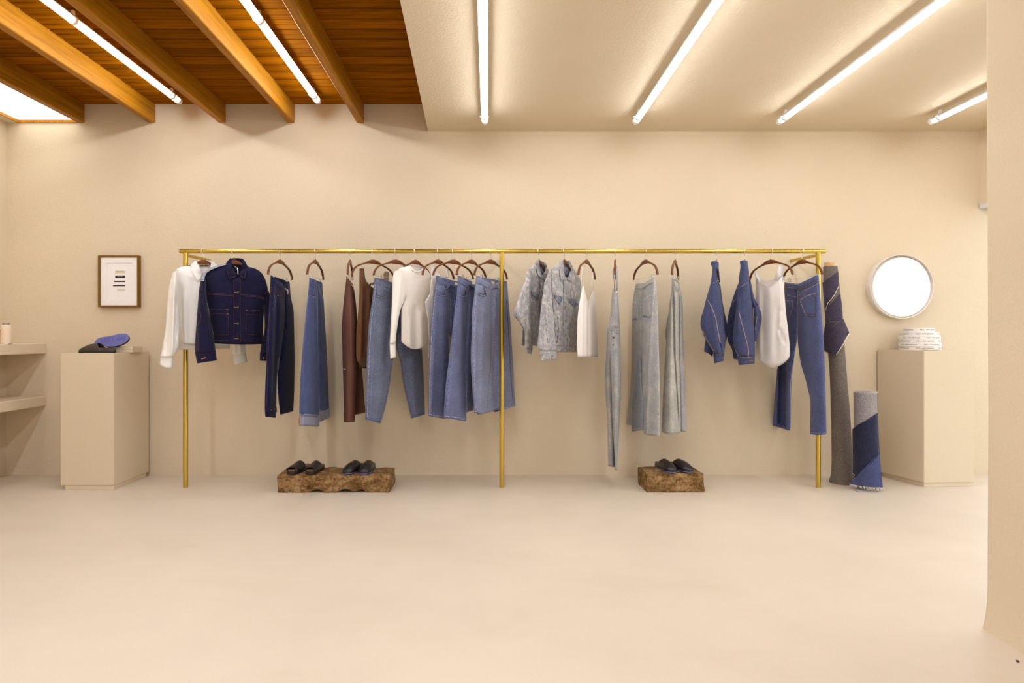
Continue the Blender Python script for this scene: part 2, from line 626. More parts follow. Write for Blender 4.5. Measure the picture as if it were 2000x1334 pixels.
class Garment:
    def __init__(self, name, label, cat, plane, group=None, hang_y=508):
        self.pl = plane
        self.root = thing(name, label, cat, px(plane.hook, hang_y, DR), group)
        self.bvhs = []

    def tube(self, name, rows, mat, T=0.045, folds=(), shift=0.0, nx=30, nb=14, crumple=0.004, pw=2.2, back=1.0, backsag=0.25, hem=True, cast=True, dy=4.0, seed=0, plane=None, label=None, vneck=False):
        """Closed cloth tube: a front and a back sheet between two outlines, swelling to half thickness T."""
        pl = plane or self.pl
        R = [norm_row(r) for r in rows]
        kn = [0.0]
        for a, b in zip(R, R[1:]):
            kn.append(kn[-1] + max(0.5, (math.hypot(a[0] - b[0], a[1] - b[1]) + math.hypot(a[2] - b[2], a[3] - b[3])) / 2))
        n = max(6, int(kn[-1] / dy))
        q = np.linspace(0, kn[-1], n + 1)
        cols = [pchip(kn, [r[i] for r in R], q) for i in range(6)]
        bm = bmesh.new()
        rnd = random.Random(seed + int(self.pl.hook))
        ph = Vector((rnd.uniform(0, 50), rnd.uniform(0, 50), rnd.uniform(0, 50)))
        front, backs = [], []
        for j in range(n + 1):
            xl, yl, xr, yr, sag, th = [c[j] for c in cols]
            fr, bk = [], []
            for i in range(nx + 1):
                s = -math.cos(math.pi * i / nx)
                x = xl + (xr - xl) * (s + 1) / 2
                y = yl + (yr - yl) * (s + 1) / 2 + sag * ((1 - abs(s)) ** 1.1 if vneck else 1 - s * s)
                h = T * th * (max(0.0, 1 - abs(s) ** pw)) ** 0.5
                edge = 1 - s ** 6
                h += fold_depth(x, y, folds) * edge
                d = pl.D(x) + shift
                if crumple:
                    v = Vector((x * 0.035, y * 0.012, 0)) + ph
                    h += crumple * edge * (noise.noise(v) * 1.2 + 0.5 * noise.noise(v * 2.7))
                fr.append(bm.verts.new(px(x, y, d - h)))
            for i in range(1, nb):
                s = -math.cos(math.pi * i / nb)
                x = xl + (xr - xl) * (s + 1) / 2
                y = yl + (yr - yl) * (s + 1) / 2 + sag * backsag * (1 - s * s)
                h = T * th * back * (max(0.0, 1 - abs(s) ** pw)) ** 0.5 + 0.001
                bk.append(bm.verts.new(px(x, y, pl.D(x) + shift + h)))
            front.append(fr)
            backs.append([fr[0]] + bk + [fr[-1]])
        for j in range(n):
            for i in range(nx):
                bm.faces.new((front[j][i], front[j][i + 1], front[j + 1][i + 1], front[j + 1][i]))
            for i in range(nb):
                bm.faces.new((backs[j][i], backs[j + 1][i], backs[j + 1][i + 1], backs[j][i + 1]))
        if hem:
            loop = front[-1] + backs[-1][1:-1][::-1]
            c = sum((v.co for v in loop), Vector()) / len(loop)
            ins = []
            for v in loop:
                w = c + (v.co - c) * 0.85
                w.z = v.co.z
                ins.append(bm.verts.new(w))
            up = [bm.verts.new(c + (v.co - c) * 0.45 + Vector((0, 0, 0.02 + 0.55 * (v.co.z - c.z)))) for v in ins]
            m = len(loop)
            for i in range(m):
                bm.faces.new((loop[i], loop[(i + 1) % m], ins[(i + 1) % m], ins[i]))
                bm.faces.new((ins[i], ins[(i + 1) % m], up[(i + 1) % m], up[i]))
            bm.faces.new(up)
        bmesh.ops.recalc_face_normals(bm, faces=bm.faces[:])
        if cast:
            self.bvhs.append(BVHTree.FromBMesh(bm))
        o = obj(name, bm, mat, self.root, recalc=False)
        if label:
            o['label'] = label
        return o

    def hit(self, x, y):
        """Cloth surface point seen from the front at a pixel."""
        o = Vector((0, 0, CZ))
        r = px(x, y, 1.0) - o
        best = None
        for b in self.bvhs:
            h = b.ray_cast(o, r.normalized())
            if h[0] is not None and (best is None or h[0].y < best.y):
                best = h[0]
        return best

    def at(self, x, y, lift=0.0):
        h = self.hit(x, y)
        d = h.y if h is not None else self.pl.D(x)
        return px(x, y, d - lift)

    def line(self, name, pts, mat, w=1.3, lift=0.002, step=4.0, parent=None):
        """Raised stitched seam along a pixel polyline."""
        P = []
        for a, b in zip(pts, pts[1:]):
            m = max(1, int(math.hypot(b[0] - a[0], b[1] - a[1]) / step))
            P += [(a[0] + (b[0] - a[0]) * k / m, a[1] + (b[1] - a[1]) * k / m) for k in range(m)]
        P.append(pts[-1])
        bm = bmesh.new()
        rows = []
        last = None
        for i, p in enumerate(P):
            a, b = P[max(0, i - 1)], P[min(len(P) - 1, i + 1)]
            l = math.hypot(b[0] - a[0], b[1] - a[1]) or 1
            nxn, nyn = -(b[1] - a[1]) / l * w / 2, (b[0] - a[0]) / l * w / 2
            h = self.hit(*p)
            d = h.y if h is not None else (last if last is not None else self.pl.D(p[0]))
            last = d
            dl = self.hit(p[0] + nxn, p[1] + nyn); dr = self.hit(p[0] - nxn, p[1] - nyn)
            dl = dl.y if dl is not None and abs(dl.y - d) < 0.03 else d
            dr = dr.y if dr is not None and abs(dr.y - d) < 0.03 else d
            rows.append([bm.verts.new(px(p[0] + nxn, p[1] + nyn, dl + 0.001)), bm.verts.new(px(p[0] + nxn * 0.6, p[1] + nyn * 0.6, (d + dl) / 2 - lift)),
                         bm.verts.new(px(p[0] - nxn * 0.6, p[1] - nyn * 0.6, (d + dr) / 2 - lift)), bm.verts.new(px(p[0] - nxn, p[1] - nyn, dr + 0.001))])
        for a, b in zip(rows, rows[1:]):
            for k in range(3):
                bm.faces.new((a[k], a[k + 1], b[k + 1], b[k]))
        return obj(name, bm, mat, parent or self.root)

    def patch(self, name, A, B, mat, lift=0.003, nx=8, ny=5, parent=None, label=None, edge=0.001, bulge=0.0):
        """Sewn-on piece between polyline A (top) and B (bottom), following the cloth."""
        def res(P, m):
            P = [Vector((*p, 0)) for p in P]
            L = [0.0]
            for a, b in zip(P, P[1:]):
                L.append(L[-1] + (b - a).length)
            out = []
            for k in range(m + 1):
                t = L[-1] * k / m
                i = max(0, min(len(P) - 2, int(np.searchsorted(L, t)) - 1))
                out.append(P[i].lerp(P[i + 1], (t - L[i]) / max(1e-6, L[i + 1] - L[i])))
            return out
        a, b = res(A, nx), res(B, nx)
        bm = bmesh.new()
        grid, rim = [], []
        for j in range(ny + 1):
            row = []
            for i in range(nx + 1):
                p = a[i].lerp(b[i], j / ny)
                bl = bulge * math.sin(math.pi * i / nx) * math.sin(math.pi * j / ny)
                row.append((p, bm.verts.new(self.at(p.x, p.y, lift + bl))))
            grid.append(row)
        for j in range(ny):
            for i in range(nx):
                bm.faces.new((grid[j][i][1], grid[j][i + 1][1], grid[j + 1][i + 1][1], grid[j + 1][i][1]))
        ring = [grid[0][i] for i in range(nx + 1)] + [grid[j][nx] for j in range(1, ny + 1)] + [grid[ny][i] for i in range(nx - 1, -1, -1)] + [grid[j][0] for j in range(ny - 1, 0, -1)]
        low = [bm.verts.new(self.at(p.x, p.y, -edge)) for p, v in ring]
        m = len(ring)
        for i in range(m):
            bm.faces.new((ring[i][1], ring[(i + 1) % m][1], low[(i + 1) % m], low[i]))
        o = obj(name, bm, mat, parent or self.root)
        if label:
            o['label'] = label
        return o

    def leaf(self, name, poly, mat, thick=0.006, parent=None, surf=True, sub=1):
        """Free-standing cloth piece: polygon (x, y, lift) extruded backwards, e.g. a collar leaf."""
        def pt(p):
            l = p[2] if len(p) > 2 else 0.008
            if surf:
                return self.at(p[0], p[1], l)
            return px(p[0], p[1], self.pl.D(p[0]) - l)
        bm = bmesh.new()
        P = [pt(p) for p in poly]
        vs_ = [bm.verts.new(p) for p in P]
        bk = [bm.verts.new(p + (p - Vector((0, 0, CZ))).normalized() * thick) for p in P]
        tr = geometry.tessellate_polygon([[Vector((p[0], -p[1], 0)) for p in poly]])
        for t in tr:
            bm.faces.new([vs_[i] for i in t])
            bm.faces.new([bk[i] for i in t][::-1])
        m = len(P)
        for i in range(m):
            bm.faces.new((vs_[i], vs_[(i + 1) % m], bk[(i + 1) % m], bk[i]))
        if sub:
            bmesh.ops.subdivide_edges(bm, edges=bm.edges[:], cuts=1, use_grid_fill=True)
        bmesh.ops.recalc_face_normals(bm, faces=bm.faces[:])
        return sharp(obj(name, bm, mat, parent or self.root, recalc=False), 75)

    def button(self, x, y, mat, r=0.0075, parent=None):
        p = self.at(x, y, 0.003)
        bm = bmesh.new()
        c = (p.x, p.y, p.z)
        rr = add_lathe(bm, [(r, 0.004), (r, -0.001), (r * 0.85, -0.003), (r * 0.6, -0.0025), (r * 0.3, -0.0015)], c, 14, 'y')
        bm.faces.new(rr[-1]); bm.faces.new(rr[0])
        return obj('button', bm, mat, parent or self.root)

def strip(g, name, pts, mat, w, thick=0.003, shift=0.0, parent=None):
    """Free strap between pixels: pts are (x, y, depth offset)."""
    bm = bmesh.new()
    rows = []
    for i, p in enumerate(pts):
        a, b = pts[max(0, i - 1)], pts[min(len(pts) - 1, i + 1)]
        l = math.hypot(b[0] - a[0], b[1] - a[1]) or 1
        ww = w[i] if isinstance(w, (list, tuple)) else w
        nx_, ny_ = -(b[1] - a[1]) / l * ww / 2, (b[0] - a[0]) / l * ww / 2
        d = g.pl.D(p[0]) + shift + (p[2] if len(p) > 2 else 0)
        rows.append([bm.verts.new(px(p[0] + nx_, p[1] + ny_, d)), bm.verts.new(px(p[0], p[1], d - thick)), bm.verts.new(px(p[0] - nx_, p[1] - ny_, d)), bm.verts.new(px(p[0], p[1], d + thick))])
    for a, b in zip(rows, rows[1:]):
        for k in range(4):
            bm.faces.new((a[k], a[(k + 1) % 4], b[(k + 1) % 4], b[k]))
    bm.faces.new(rows[0]); bm.faces.new(rows[-1])
    return obj(name, bm, mat, parent or g.root)

# ---------------------------------------------------------------- hangers
def hanger_bar():
    half = [(0, -0.077, 0.032), (0.02, -0.078, 0.031), (0.04, -0.081, 0.024), (0.06, -0.087, 0.016), (0.08, -0.094, 0.0115), (0.11, -0.103, 0.0105),
            (0.14, -0.113, 0.0105), (0.165, -0.126, 0.011), (0.185, -0.144, 0.012), (0.198, -0.165, 0.0125), (0.206, -0.190, 0.0125)]
    P = [(-a, z, t) for a, z, t in half[:0:-1]] + half
    bm = bmesh.new()
    rings = []
    for i, (x, z, t) in enumerate(P):
        a, b = P[max(0, i - 1)], P[min(len(P) - 1, i + 1)]
        d = Vector((b[0] - a[0], 0, b[1] - a[1])).normalized()
        nrm = Vector((-d.z, 0, d.x))
        w = 0.0075
        c = Vector((x, 0, z))
        ring = []
        for u, v in ((-1, -0.6), (-0.6, -1), (0.6, -1), (1, -0.6), (1, 0.6), (0.6, 1), (-0.6, 1), (-1, 0.6)):
            ring.append(bm.verts.new(c + nrm * (t / 2 * u) + Vector((0, w * v, 0))))
        rings.append(ring)
    for a, b in zip(rings, rings[1:]):
        for k in range(8):
            bm.faces.new((a[k], a[(k + 1) % 8], b[(k + 1) % 8], b[k]))
    bm.faces.new(rings[0]); bm.faces.new(rings[-1])
    bmesh.ops.recalc_face_normals(bm, faces=bm.faces[:])
    me = bpy.data.meshes.new('hanger_bar')
    bm.to_mesh(me); bm.free()
    for p in me.polygons:
        p.use_smooth = True
    me.set_sharp_from_angle(angle=math.radians(50))
    me.materials.append(M_HANG)
    return me

def hanger_hook():
    bm = bmesh.new()
    pts = [(0.0215 * math.cos(math.radians(a)), 0, 0.0185 * math.sin(math.radians(a))) for a in range(10, 236, 15)]
    pts += [(-0.006, 0, -0.026), (0.0, 0, -0.036), (0, 0, -0.046), (0, 0, -0.066)]
    add_tube(bm, pts, 0.0021, 8)
    bmesh.ops.recalc_face_normals(bm, faces=bm.faces[:])
    me = bpy.data.meshes.new('hook')
    bm.to_mesh(me); bm.free()
    for p in me.polygons:
        p.use_smooth = True
    me.materials.append(M_STEEL)
    return me

def clip_mesh():
    bm = bmesh.new()
    add_box(bm, (-0.009, -0.0075, -0.018), (0.009, -0.0045, 0.014), 0.001)
    add_box(bm, (-0.009, 0.0045, -0.018), (0.009, 0.0075, 0.014), 0.001)
    add_box(bm, (-0.007, -0.006, -0.004), (0.007, 0.006, 0.002))
    add_tube(bm, [(-0.0095, 0, 0), (0.0095, 0, 0)], 0.003, 8)
    me = bpy.data.meshes.new('clip')
    bm.to_mesh(me); bm.free()
    me.materials.append(M_STEEL)
    return me

def bar_mesh():
    bm = bmesh.new()
    add_tube(bm, [(-0.192, 0, -0.150), (-0.190, 0, -0.186), (-0.183, 0, -0.196), (0.183, 0, -0.196), (0.190, 0, -0.186), (0.192, 0, -0.150)], 0.0014, 6)
    me = bpy.data.meshes.new('clip_bar')
    bm.to_mesh(me); bm.free()
    me.materials.append(M_STEEL)
    return me

HB, HH, HC, HW = hanger_bar(), hanger_hook(), clip_mesh(), bar_mesh()
def child(name, me, root, loc=(0, 0, 0), rz=0.0):
    o = bpy.data.objects.new(name, me)
    COL.objects.link(o)
    o.parent = root
    o.location = loc
    o.rotation_euler = (0, 0, rz)
    return o

def hanger(hook, deg, what, clips=None, inside=False):
    """Walnut hanger on the rail; clips: pixel (x, y) of the two metal clips."""
    t = thing('hanger', what, 'hanger', (wx(hook, DR), DR, RZ), 'wooden hangers on the brass rail')
    t.rotation_euler = (0, 0, math.radians(deg))
    b = child('hanger_bar', HB, t)
    if inside:
        b.scale = (0.74, 0.8, 1.03) if inside is True else (inside, 0.7, 1.0)
    hd = math.copysign(max(58, abs(deg)), deg)
    child('hook', HH, t, (0, 0, 0), math.radians(hd - deg) + (math.pi if deg < 0 else 0))
    if clips:
        child('clip_bar', HW, t)
        for k, u in enumerate(clips):
            child('clip', HC, t, (u, 0, -0.196))
    return t
# ---------------------------------------------------------------- cloth colours
C_IND = lin(27, 26, 56)
M_INDIGO = denim('indigo_denim', C_IND, 1.5, 0.7, 0.45, 0.35)
M_INDIGO2 = denim('indigo_trouser_denim', lin(27, 28, 64), 1.5, 0.7, 0.45, 0.35)
M_MID = denim('mid_blue_denim', lin(74, 87, 136), 1.45, 0.7, 0.42, 0.35)
M_JEAN7 = denim('washed_blue_denim', lin(106, 113, 138), 1.3, 0.7, 0.34, 0.4)
M_JEAN10 = denim('dusty_blue_denim', lin(101, 107, 141), 1.3, 0.72, 0.34, 0.4)
M_JEAN11 = denim('soft_blue_denim', lin(106, 112, 148), 1.3, 0.72, 0.34, 0.4)
M_JEAN12 = denim('pale_blue_denim', lin(130, 136, 166), 1.25, 0.72, 0.32, 0.4)
M_ACID = denim('acid_wash_denim', lin(166, 165, 170), 1.0, 0.66, 0.34, 0.8, lin(202, 194, 182), 34)
M_ACIDB = denim('acid_wash_dark_denim', lin(108, 118, 142), 1.0, 0.6, 0.4, 0.9, lin(176, 172, 168), 40)
M_BLEACH = denim('bleached_denim', lin(168, 170, 174), 1.15, 0.8, 0.30, 0.5, lin(190, 184, 172))
M_BLEACH2 = denim('bleached_grey_denim', lin(176, 174, 168), 1.15, 0.82, 0.30, 0.5, lin(196, 190, 176))
M_JKT = denim('jacket_blue_denim', lin(70, 76, 113), 1.3, 0.72, 0.38, 0.35)
M_JEAN22 = denim('classic_blue_denim', lin(78, 85, 124), 1.3, 0.72, 0.38, 0.35)
M_CUFFIN = denim('turned_cuff_denim', lin(146, 150, 172), 1.15, 0.8, 0.35, 0.4)
M_WHITE = cloth('white_cotton', (0.80, 0.765, 0.715))
M_CREAM = cloth('cream_rib_knit', (0.78, 0.725, 0.645))
M_SATIN = cloth('ivory_satin', (0.80, 0.74, 0.68))
M_SHEER = cloth('sheer_white_mesh', (0.84, 0.79, 0.75), 0.76)
M_HEMW = cloth('shirt_hem_lining', (0.70, 0.64, 0.55), 0.9)
M_BROWN = cloth('brown_twill', lin(104, 71, 59), 1.0, 0.22)
M_BSHEER = cloth('brown_mesh', lin(108, 74, 52), 0.93, 0.15)
M_BSHEER2 = cloth('brown_mesh_single', lin(108, 76, 48), 0.55, 0.15)
M_SEAMI = seam_mat('rust_stitch', lin(112, 74, 72), lin(56, 44, 66), 260)
M_SEAMO = plain('orange_stitch', lin(196, 130, 60), 0.8)
M_SEAMT = seam_mat('tan_stitch', lin(178, 148, 130), lin(92, 92, 120), 260)
M_SEAMM = seam_mat('blue_seam', lin(110, 122, 154), lin(48, 58, 92), 170)
M_SEAML = seam_mat('pale_seam', lin(152, 158, 178), lin(86, 96, 126), 150)
M_SEAMA = seam_mat('acid_seam', lin(206, 202, 192), lin(112, 122, 146), 170)
M_SEAMB = seam_mat('bleached_seam', lin(192, 188, 180), lin(140, 144, 152), 150)
M_BTN = plain('antique_brass_button', lin(120, 92, 50), 0.35, 0.9)
M_BTNC = plain('copper_button', lin(104, 74, 58), 0.4, 0.7)
M_DARKIN = plain('dark_pocket_inside', lin(40, 44, 64), 0.95)
M_TAG = plain('cream_label', lin(214, 196, 170), 0.8, 0, 0.1, 200)
M_TAGW = plain('white_swing_tag', lin(240, 234, 224), 0.8)
M_INK = plain('dark_label_print', lin(40, 34, 34), 0.8)
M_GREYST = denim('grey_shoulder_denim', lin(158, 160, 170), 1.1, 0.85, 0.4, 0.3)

def hem_band(g, A, B, mat, name='hem', lift=0.003):
    return g.patch(name, A, B, mat, lift, nx=14, ny=2)

def waist_back(g, row_a, row_b, mat, shift, tag_px=None, T=0.004):
    o = g.tube('waistband_back', [row_a, row_b], mat, T, shift=shift, nx=12, nb=6, crumple=0.001, dy=3, cast=False)
    if tag_px:
        x0, y0, x1, y1 = tag_px
        d = g.pl.D((x0 + x1) / 2) + shift - 0.010
        bm = bmesh.new()
        q = [px(x0, y0, d), px(x1, y0 + (y1 - y0) * 0.25, d), px(x1, y1, d), px(x0, y1 - (y1 - y0) * 0.25, d)]
        add_prism_pts(bm, q, Vector((0, 0.002, 0)))
        obj('size_label', bm, M_TAG, o, smooth=False)
    return o

def add_prism_pts(bm, q, ext):
    a = [bm.verts.new(p) for p in q]
    b = [bm.verts.new(p + ext) for p in q]
    n = len(q)
    bm.faces.new(a); bm.faces.new(b[::-1])
    for i in range(n):
        bm.faces.new((a[i], a[(i + 1) % n], b[(i + 1) % n], b[i]))

# ================================================================ 1 white shirt
pl = Plane(398, 24)
hanger(398, 24, 'wooden hanger inside the white long-sleeved shirt', inside=True)
g = Garment('shirt', 'white long-sleeved collared shirt at the end of the rail by the framed picture', 'shirt', pl)
g.tube('body', [(371, 519, 421, 517, 24), (356, 521, 436, 520, 24), (345, 525.5, 448, 526, 20, 1), (344, 545, 452, 545, 8), (345, 575, 452, 575), (349, 620, 451, 620), (353, 650, 450, 650), (355.7, 671, 449, 674)],
       M_WHITE, 0.032, [(352, 560, 357, 668, 3, -0.018), (360, 575, 362, 668, 5, 0.014), (384, 560, 380, 668, 8, 0.008), (376, 545, 386, 600, 5, -0.008)], crumple=0.006, back=0.5)
g.tube('hem', [(350, 664, 449, 668), (349.5, 683, 449, 681.5)], M_HEMW, 0.014, shift=0.0, cast=False, back=0.4, label='longer back hem showing below the front')
g.tube('sleeve', [(338, 531, 347, 528), (334, 545, 348, 546), (330.7, 558, 347.5, 560), (326.4, 597, 349, 603), (323, 645, 351, 645), (318.6, 669, 350.5, 672), (315, 690, 345, 688), (313, 697, 339, 697)],
       M_WHITE, 0.05, [(347, 560, 343, 660, 2.5, -0.02), (341, 550, 336, 690, 3, 0.016), (332, 590, 324, 690, 3, -0.012), (342, 588, 350, 582, 2, -0.02), (342, 597, 351, 590, 2, -0.016)], shift=-0.055, crumple=0.008)
g.tube('cuff', [(313.5, 695, 338.5, 697), (312.2, 713, 337.5, 718, 3)], M_WHITE, 0.034, shift=-0.055)
g.tube('sleeve', [(446, 530, 455, 534), (450, 560, 466, 566), (453, 600, 474, 606), (454, 650, 479, 650), (454, 693, 480, 690)], M_WHITE, 0.04, [(466, 620, 470, 690, 3, 0.01)], shift=0.07, crumple=0.007)
g.tube('cuff', [(454, 692, 480.5, 690), (457, 713, 483, 707)], M_HEMW, 0.03, shift=0.07)
col = g.leaf('collar', [(370.3, 520, .004), (376, 514, .008), (382, 508.5, .008), (385.5, 514, .018), (390, 523, .024), (394.5, 531.5, .022), (391, 545, .014), (386, 549.5, .010), (378, 535, .010)], M_WHITE, 0.004)
g.leaf('collar', [(413, 509.5, .008), (418, 512, .006), (423, 519, .004), (421, 540, .010), (412, 546, .012), (404, 534, .020), (411, 522, .020)], M_WHITE, 0.004)
g.tube('collar_stand', [(384, 508, 414, 508, 1), (386, 526, 413, 525, 5)], M_WHITE, 0.004, shift=0.03, cast=False, hem=False)
strip(g, 'neck_label', [(390, 519, 0.016), (409, 519, 0.016)], M_TAG, 3.2)
strip(g, 'neck_print', [(392, 518.7, 0.012), (397.5, 518.7, 0.012)], M_INK, 1.4, 0.0015)
strip(g, 'neck_print', [(399.5, 518.7, 0.012), (406, 518.7, 0.012)], M_INK, 1.4, 0.0015)
g.line('front_placket', [(399, 548), (399.5, 610), (399, 671)], M_WHITE, 5)

# ================================================================ 2 indigo jacket
pl = Plane(457.5, 20)
hanger(457.5, 20, 'wooden hanger inside the dark indigo denim jacket', inside=True)
g = Garment('denim_jacket', 'dark indigo cropped denim jacket with brass buttons and two patch pockets', 'jacket', pl, hang_y=506)
g.tube('body', [(442, 515.5, 484, 521, 24), (425, 518.5, 497, 524, 24), (407, 526, 511, 533, 20), (399, 541, 519, 548, 8), (398.5, 555, 523, 566, 3), (401, 580, 519, 582), (406, 595, 516, 595), (411, 625, 514.5, 625), (417, 654, 513.5, 650), (419, 670.5, 512.8, 672, 1.5)],
       M_INDIGO, 0.05, back=0.35, folds=[(500, 590, 498, 668, 10, 0.012), (432, 560, 434, 668, 14, 0.008), (462, 560, 463, 665, 12, -0.006)], crumple=0.004)
g.tube('sleeve', [(392, 546, 402, 546), (389, 565, 403, 565), (387.5, 580, 405, 593), (385.5, 605, 409, 615), (383, 640, 415, 645), (381.2, 665, 419, 668), (380.9, 690, 421.4, 688)],
       M_INDIGO, 0.05, [(397, 560, 408, 660, 3, 0.012), (390, 640, 388, 688, 4, 0.007)], shift=-0.065, crumple=0.005)
g.tube('cuff', [(380.9, 688, 421.6, 684), (384.5, 709.5, 423.4, 704)], M_INDIGO, 0.042, shift=-0.066)
g.tube('sleeve', [(517, 566, 525, 569), (516, 580, 529, 580), (516, 605, 531, 605), (517, 637, 531.5, 637), (511, 670, 528, 670), (507.6, 690, 524, 690)], M_INDIGO, 0.04, shift=0.035, crumple=0.005)
g.tube('cuff', [(507.6, 689, 524, 689), (507.2, 704.5, 521, 705)], M_INDIGO, 0.032, shift=0.034)
g.leaf('shoulder_panel', [(441, 514.2, .004), (424, 518, .006), (408, 524, .012), (397, 534, .02), (391.6, 548.5, .055), (398.6, 549.6, .055), (400, 540, .03), (404, 532.5, .022), (412, 527, .02), (426, 521.5, .02), (442, 517, .012)], M_GREYST, 0.006)
g.tube('collar_stand', [(449, 505, 474, 505, -1), (452, 532, 474, 532, 6)], M_INDIGO, 0.005, shift=0.034, cast=False, hem=False)
g.leaf('collar', [(441, 516, .006), (445, 509, .008), (450, 503.6, .006), (452.5, 511, .02), (453.5, 521, .028), (458, 529, .032), (464.3, 536.8, .03), (462.8, 540.5, .022), (448.2, 545, .016), (445.5, 542, .014), (442.5, 528, .014)], M_INDIGO, 0.006)
g.leaf('collar', [(474, 504.5, .008), (479, 511, .008), (484.3, 521, .006), (481.5, 533, .012), (478.5, 546.2, .014), (474, 544.5, .016), (467, 539.5, .022), (465.5, 536.5, .03), (470.5, 529, .032), (472.8, 517, .028)], M_INDIGO, 0.006)
for a in ([(443.5, 529), (447, 541), (449, 543.4), (462, 539.2)], [(467.8, 537.8), (477.3, 544), (480.2, 532)]):
    g.line('collar_stitch', a, M_SEAMI, 0.9, 0.019)
g.patch('placket', [(456.6, 545), (470.2, 545)], [(456.4, 670.8), (470, 671)], M_INDIGO, 0.004, 4, 26)
for x in (456.9, 469.8):
    g.line('placket_stitch', [(x, 546), (x, 669)], M_SEAMI, 0.9, 0.006)
for y in (541.8, 571, 600.4, 631.7, 661.6):
    if y > 550:
        g.line('buttonhole', [(457.5, y - 0.3), (463, y)], M_SEAMO, 1.3, 0.007)
    g.button(464.6, y, M_BTN, 0.0085)
for dy_ in (0, 2.6):
    g.line('yoke_seam', [(406, 572 + dy_), (432, 573.5 + dy_), (456, 575.5 + dy_)], M_SEAMI, 1.1)
    g.line('yoke_seam', [(470, 575.5 + dy_), (504, 577.5 + dy_), (515.5, 583 + dy_)], M_SEAMI, 1.1)
g.patch('pocket', [(409.5, 603.5), (445.5, 604.5)], [(418, 654.5), (446.8, 654.5)], M_INDIGO, 0.004, 8, 10)
g.patch('pocket', [(480.5, 605), (509, 606.5)], [(480.2, 653.5), (508.5, 655)], M_INDIGO, 0.004, 8, 10)
g.line('pocket_stitch', [(410, 604), (445, 604.8), (446.5, 654), (418, 654.3)], M_SEAMI, 0.9, 0.007)
g.line('pocket_stitch', [(411, 612.5), (445, 613.5)], M_SEAMI, 0.9, 0.007)
g.line('pocket_stitch', [(508, 607), (481, 605.5), (480.6, 653.3), (504, 654.6)], M_SEAMI, 0.9, 0.007)
g.line('pocket_stitch', [(481, 614), (508, 616)], M_SEAMI, 0.9, 0.007)
for x0, x1, y in ((442.5, 445.5, 604.5), (480.6, 483.6, 605.6), (443, 445.6, 613.4)):
    g.line('bar_tack', [(x0, y), (x1, y + 0.2)], M_SEAMO, 1.4, 0.008)
g.line('hem_stitch', [(419, 665.5), (456, 666), (512.5, 667)], M_SEAMI, 0.9)
g.line('elbow_patch', [(387, 602.5), (390.5, 608), (392.6, 617), (391, 627), (384.5, 638)], M_SEAMI, 1.4, 0.003)
g.line('sleeve_seam', [(386, 640), (388, 690)], M_SEAMI, 1.0)
g.line('cuff_stitch', [(381.5, 692.3), (400, 690.5), (421, 688.6)], M_SEAMI, 0.9)
g.line('buttonhole', [(393.5, 701), (402, 698.8)], M_SEAMO, 1.6, 0.004)
g.line('armhole_seam', [(516.5, 575), (520, 571), (524.5, 570)], M_SEAMI, 1.2)
g.line('armhole_seam', [(516, 578), (516.5, 600), (514.5, 617)], M_SEAMI, 0.9)
g.button(515.5, 699.5, M_BTN, 0.008)
strip(g, 'swing_tag', [(463.5, 523, -0.012), (464.3, 528, -0.016), (464.5, 536, -0.02)], M_TAGW, 2.2, 0.001)
strip(g, 'neck_label', [(455.5, 526.6, 0.02), (467.5, 527.3, 0.02)], M_TAGW, 1.6, 0.0015)
strip(g, 'tag_thread', [(456, 519, 0.02), (463.5, 523.5, -0.008)], M_TAGW, 0.8, 0.001)

# ================================================================ 3 indigo trousers with ankle straps
pl = Plane(548, 85)
hanger(548, 85, 'wooden clip hanger holding the dark indigo trousers', (-0.13, 0.11))
g = Garment('trousers', 'dark indigo denim trousers with buckled ankle straps', 'trousers', pl)
waist_back(g, (529, 537, 565, 549.5, 4), (530, 560, 566, 572), M_INDIGO2, 0.06)
g.tube('leg', [(552, 553, 566, 552), (554, 568, 567, 570), (555, 585, 568.5, 582), (555.5, 600, 573.5, 607), (555, 620, 574, 624), (553, 650, 575, 670), (547, 690, 575.5, 700), (541.6, 745, 575, 740), (543.5, 776, 574.3, 772), (547, 810, 572.8, 803)],
       M_INDIGO2, 0.055, [(566, 570, 574, 606, 2, 0.018), (560, 610, 562, 800, 8, 0.008), (551, 575, 559, 650, 2, -0.016)], shift=0.02)
g.tube('leg', [(528.6, 537, 552, 554), (527.6, 560, 556, 568), (526, 590, 556, 596), (525, 611, 556, 620), (521.6, 658, 553, 652), (520.5, 704, 547, 690), (518, 751, 541, 740), (517, 793, 540, 765), (518, 814, 539, 815.5)],
       M_INDIGO2, 0.05, [(534, 545, 528, 800, 4, 0.016), (541, 580, 534, 760, 3, -0.012), (548, 590, 546, 690, 4, 0.012)], shift=-0.02)
g.patch('waistband', [(535, 543.5), (546, 551), (557, 558)], [(535.5, 552), (545, 560), (556, 568)], M_INDIGO2, 0.004)
for x, y in ((544.5, 552), (549, 555), (535, 545)):
    g.line('belt_loop', [(x, y), (x - 1.5, y + 11)], M_INDIGO2, 2.4, 0.007)
g.line('waist_stitch', [(535.5, 552.5), (545, 560.5), (556, 568.5)], M_SEAMI, 0.9, 0.004)
g.line('pocket_edge', [(534.5, 572), (537.5, 585), (537.5, 597), (533, 605)], M_SEAMM, 1.2)
g.line('fly_seam', [(553.5, 562), (551.5, 590), (551, 610)], M_SEAMI, 1.0)
g.line('side_seam', [(529.5, 560), (526, 620), (523, 720), (521, 795)], M_SEAMI, 0.9)
g.line('front_seam', [(560, 650), (556, 640), (552, 620)], M_SEAMI, 0.9)
g.line('belt_tie', [(557, 563), (560.5, 567), (562.5, 575)], M_TAG, 1.8, 0.006)
g.line('swing_tag', [(561.5, 565), (563, 571)], M_TAGW, 1.6, 0.008)
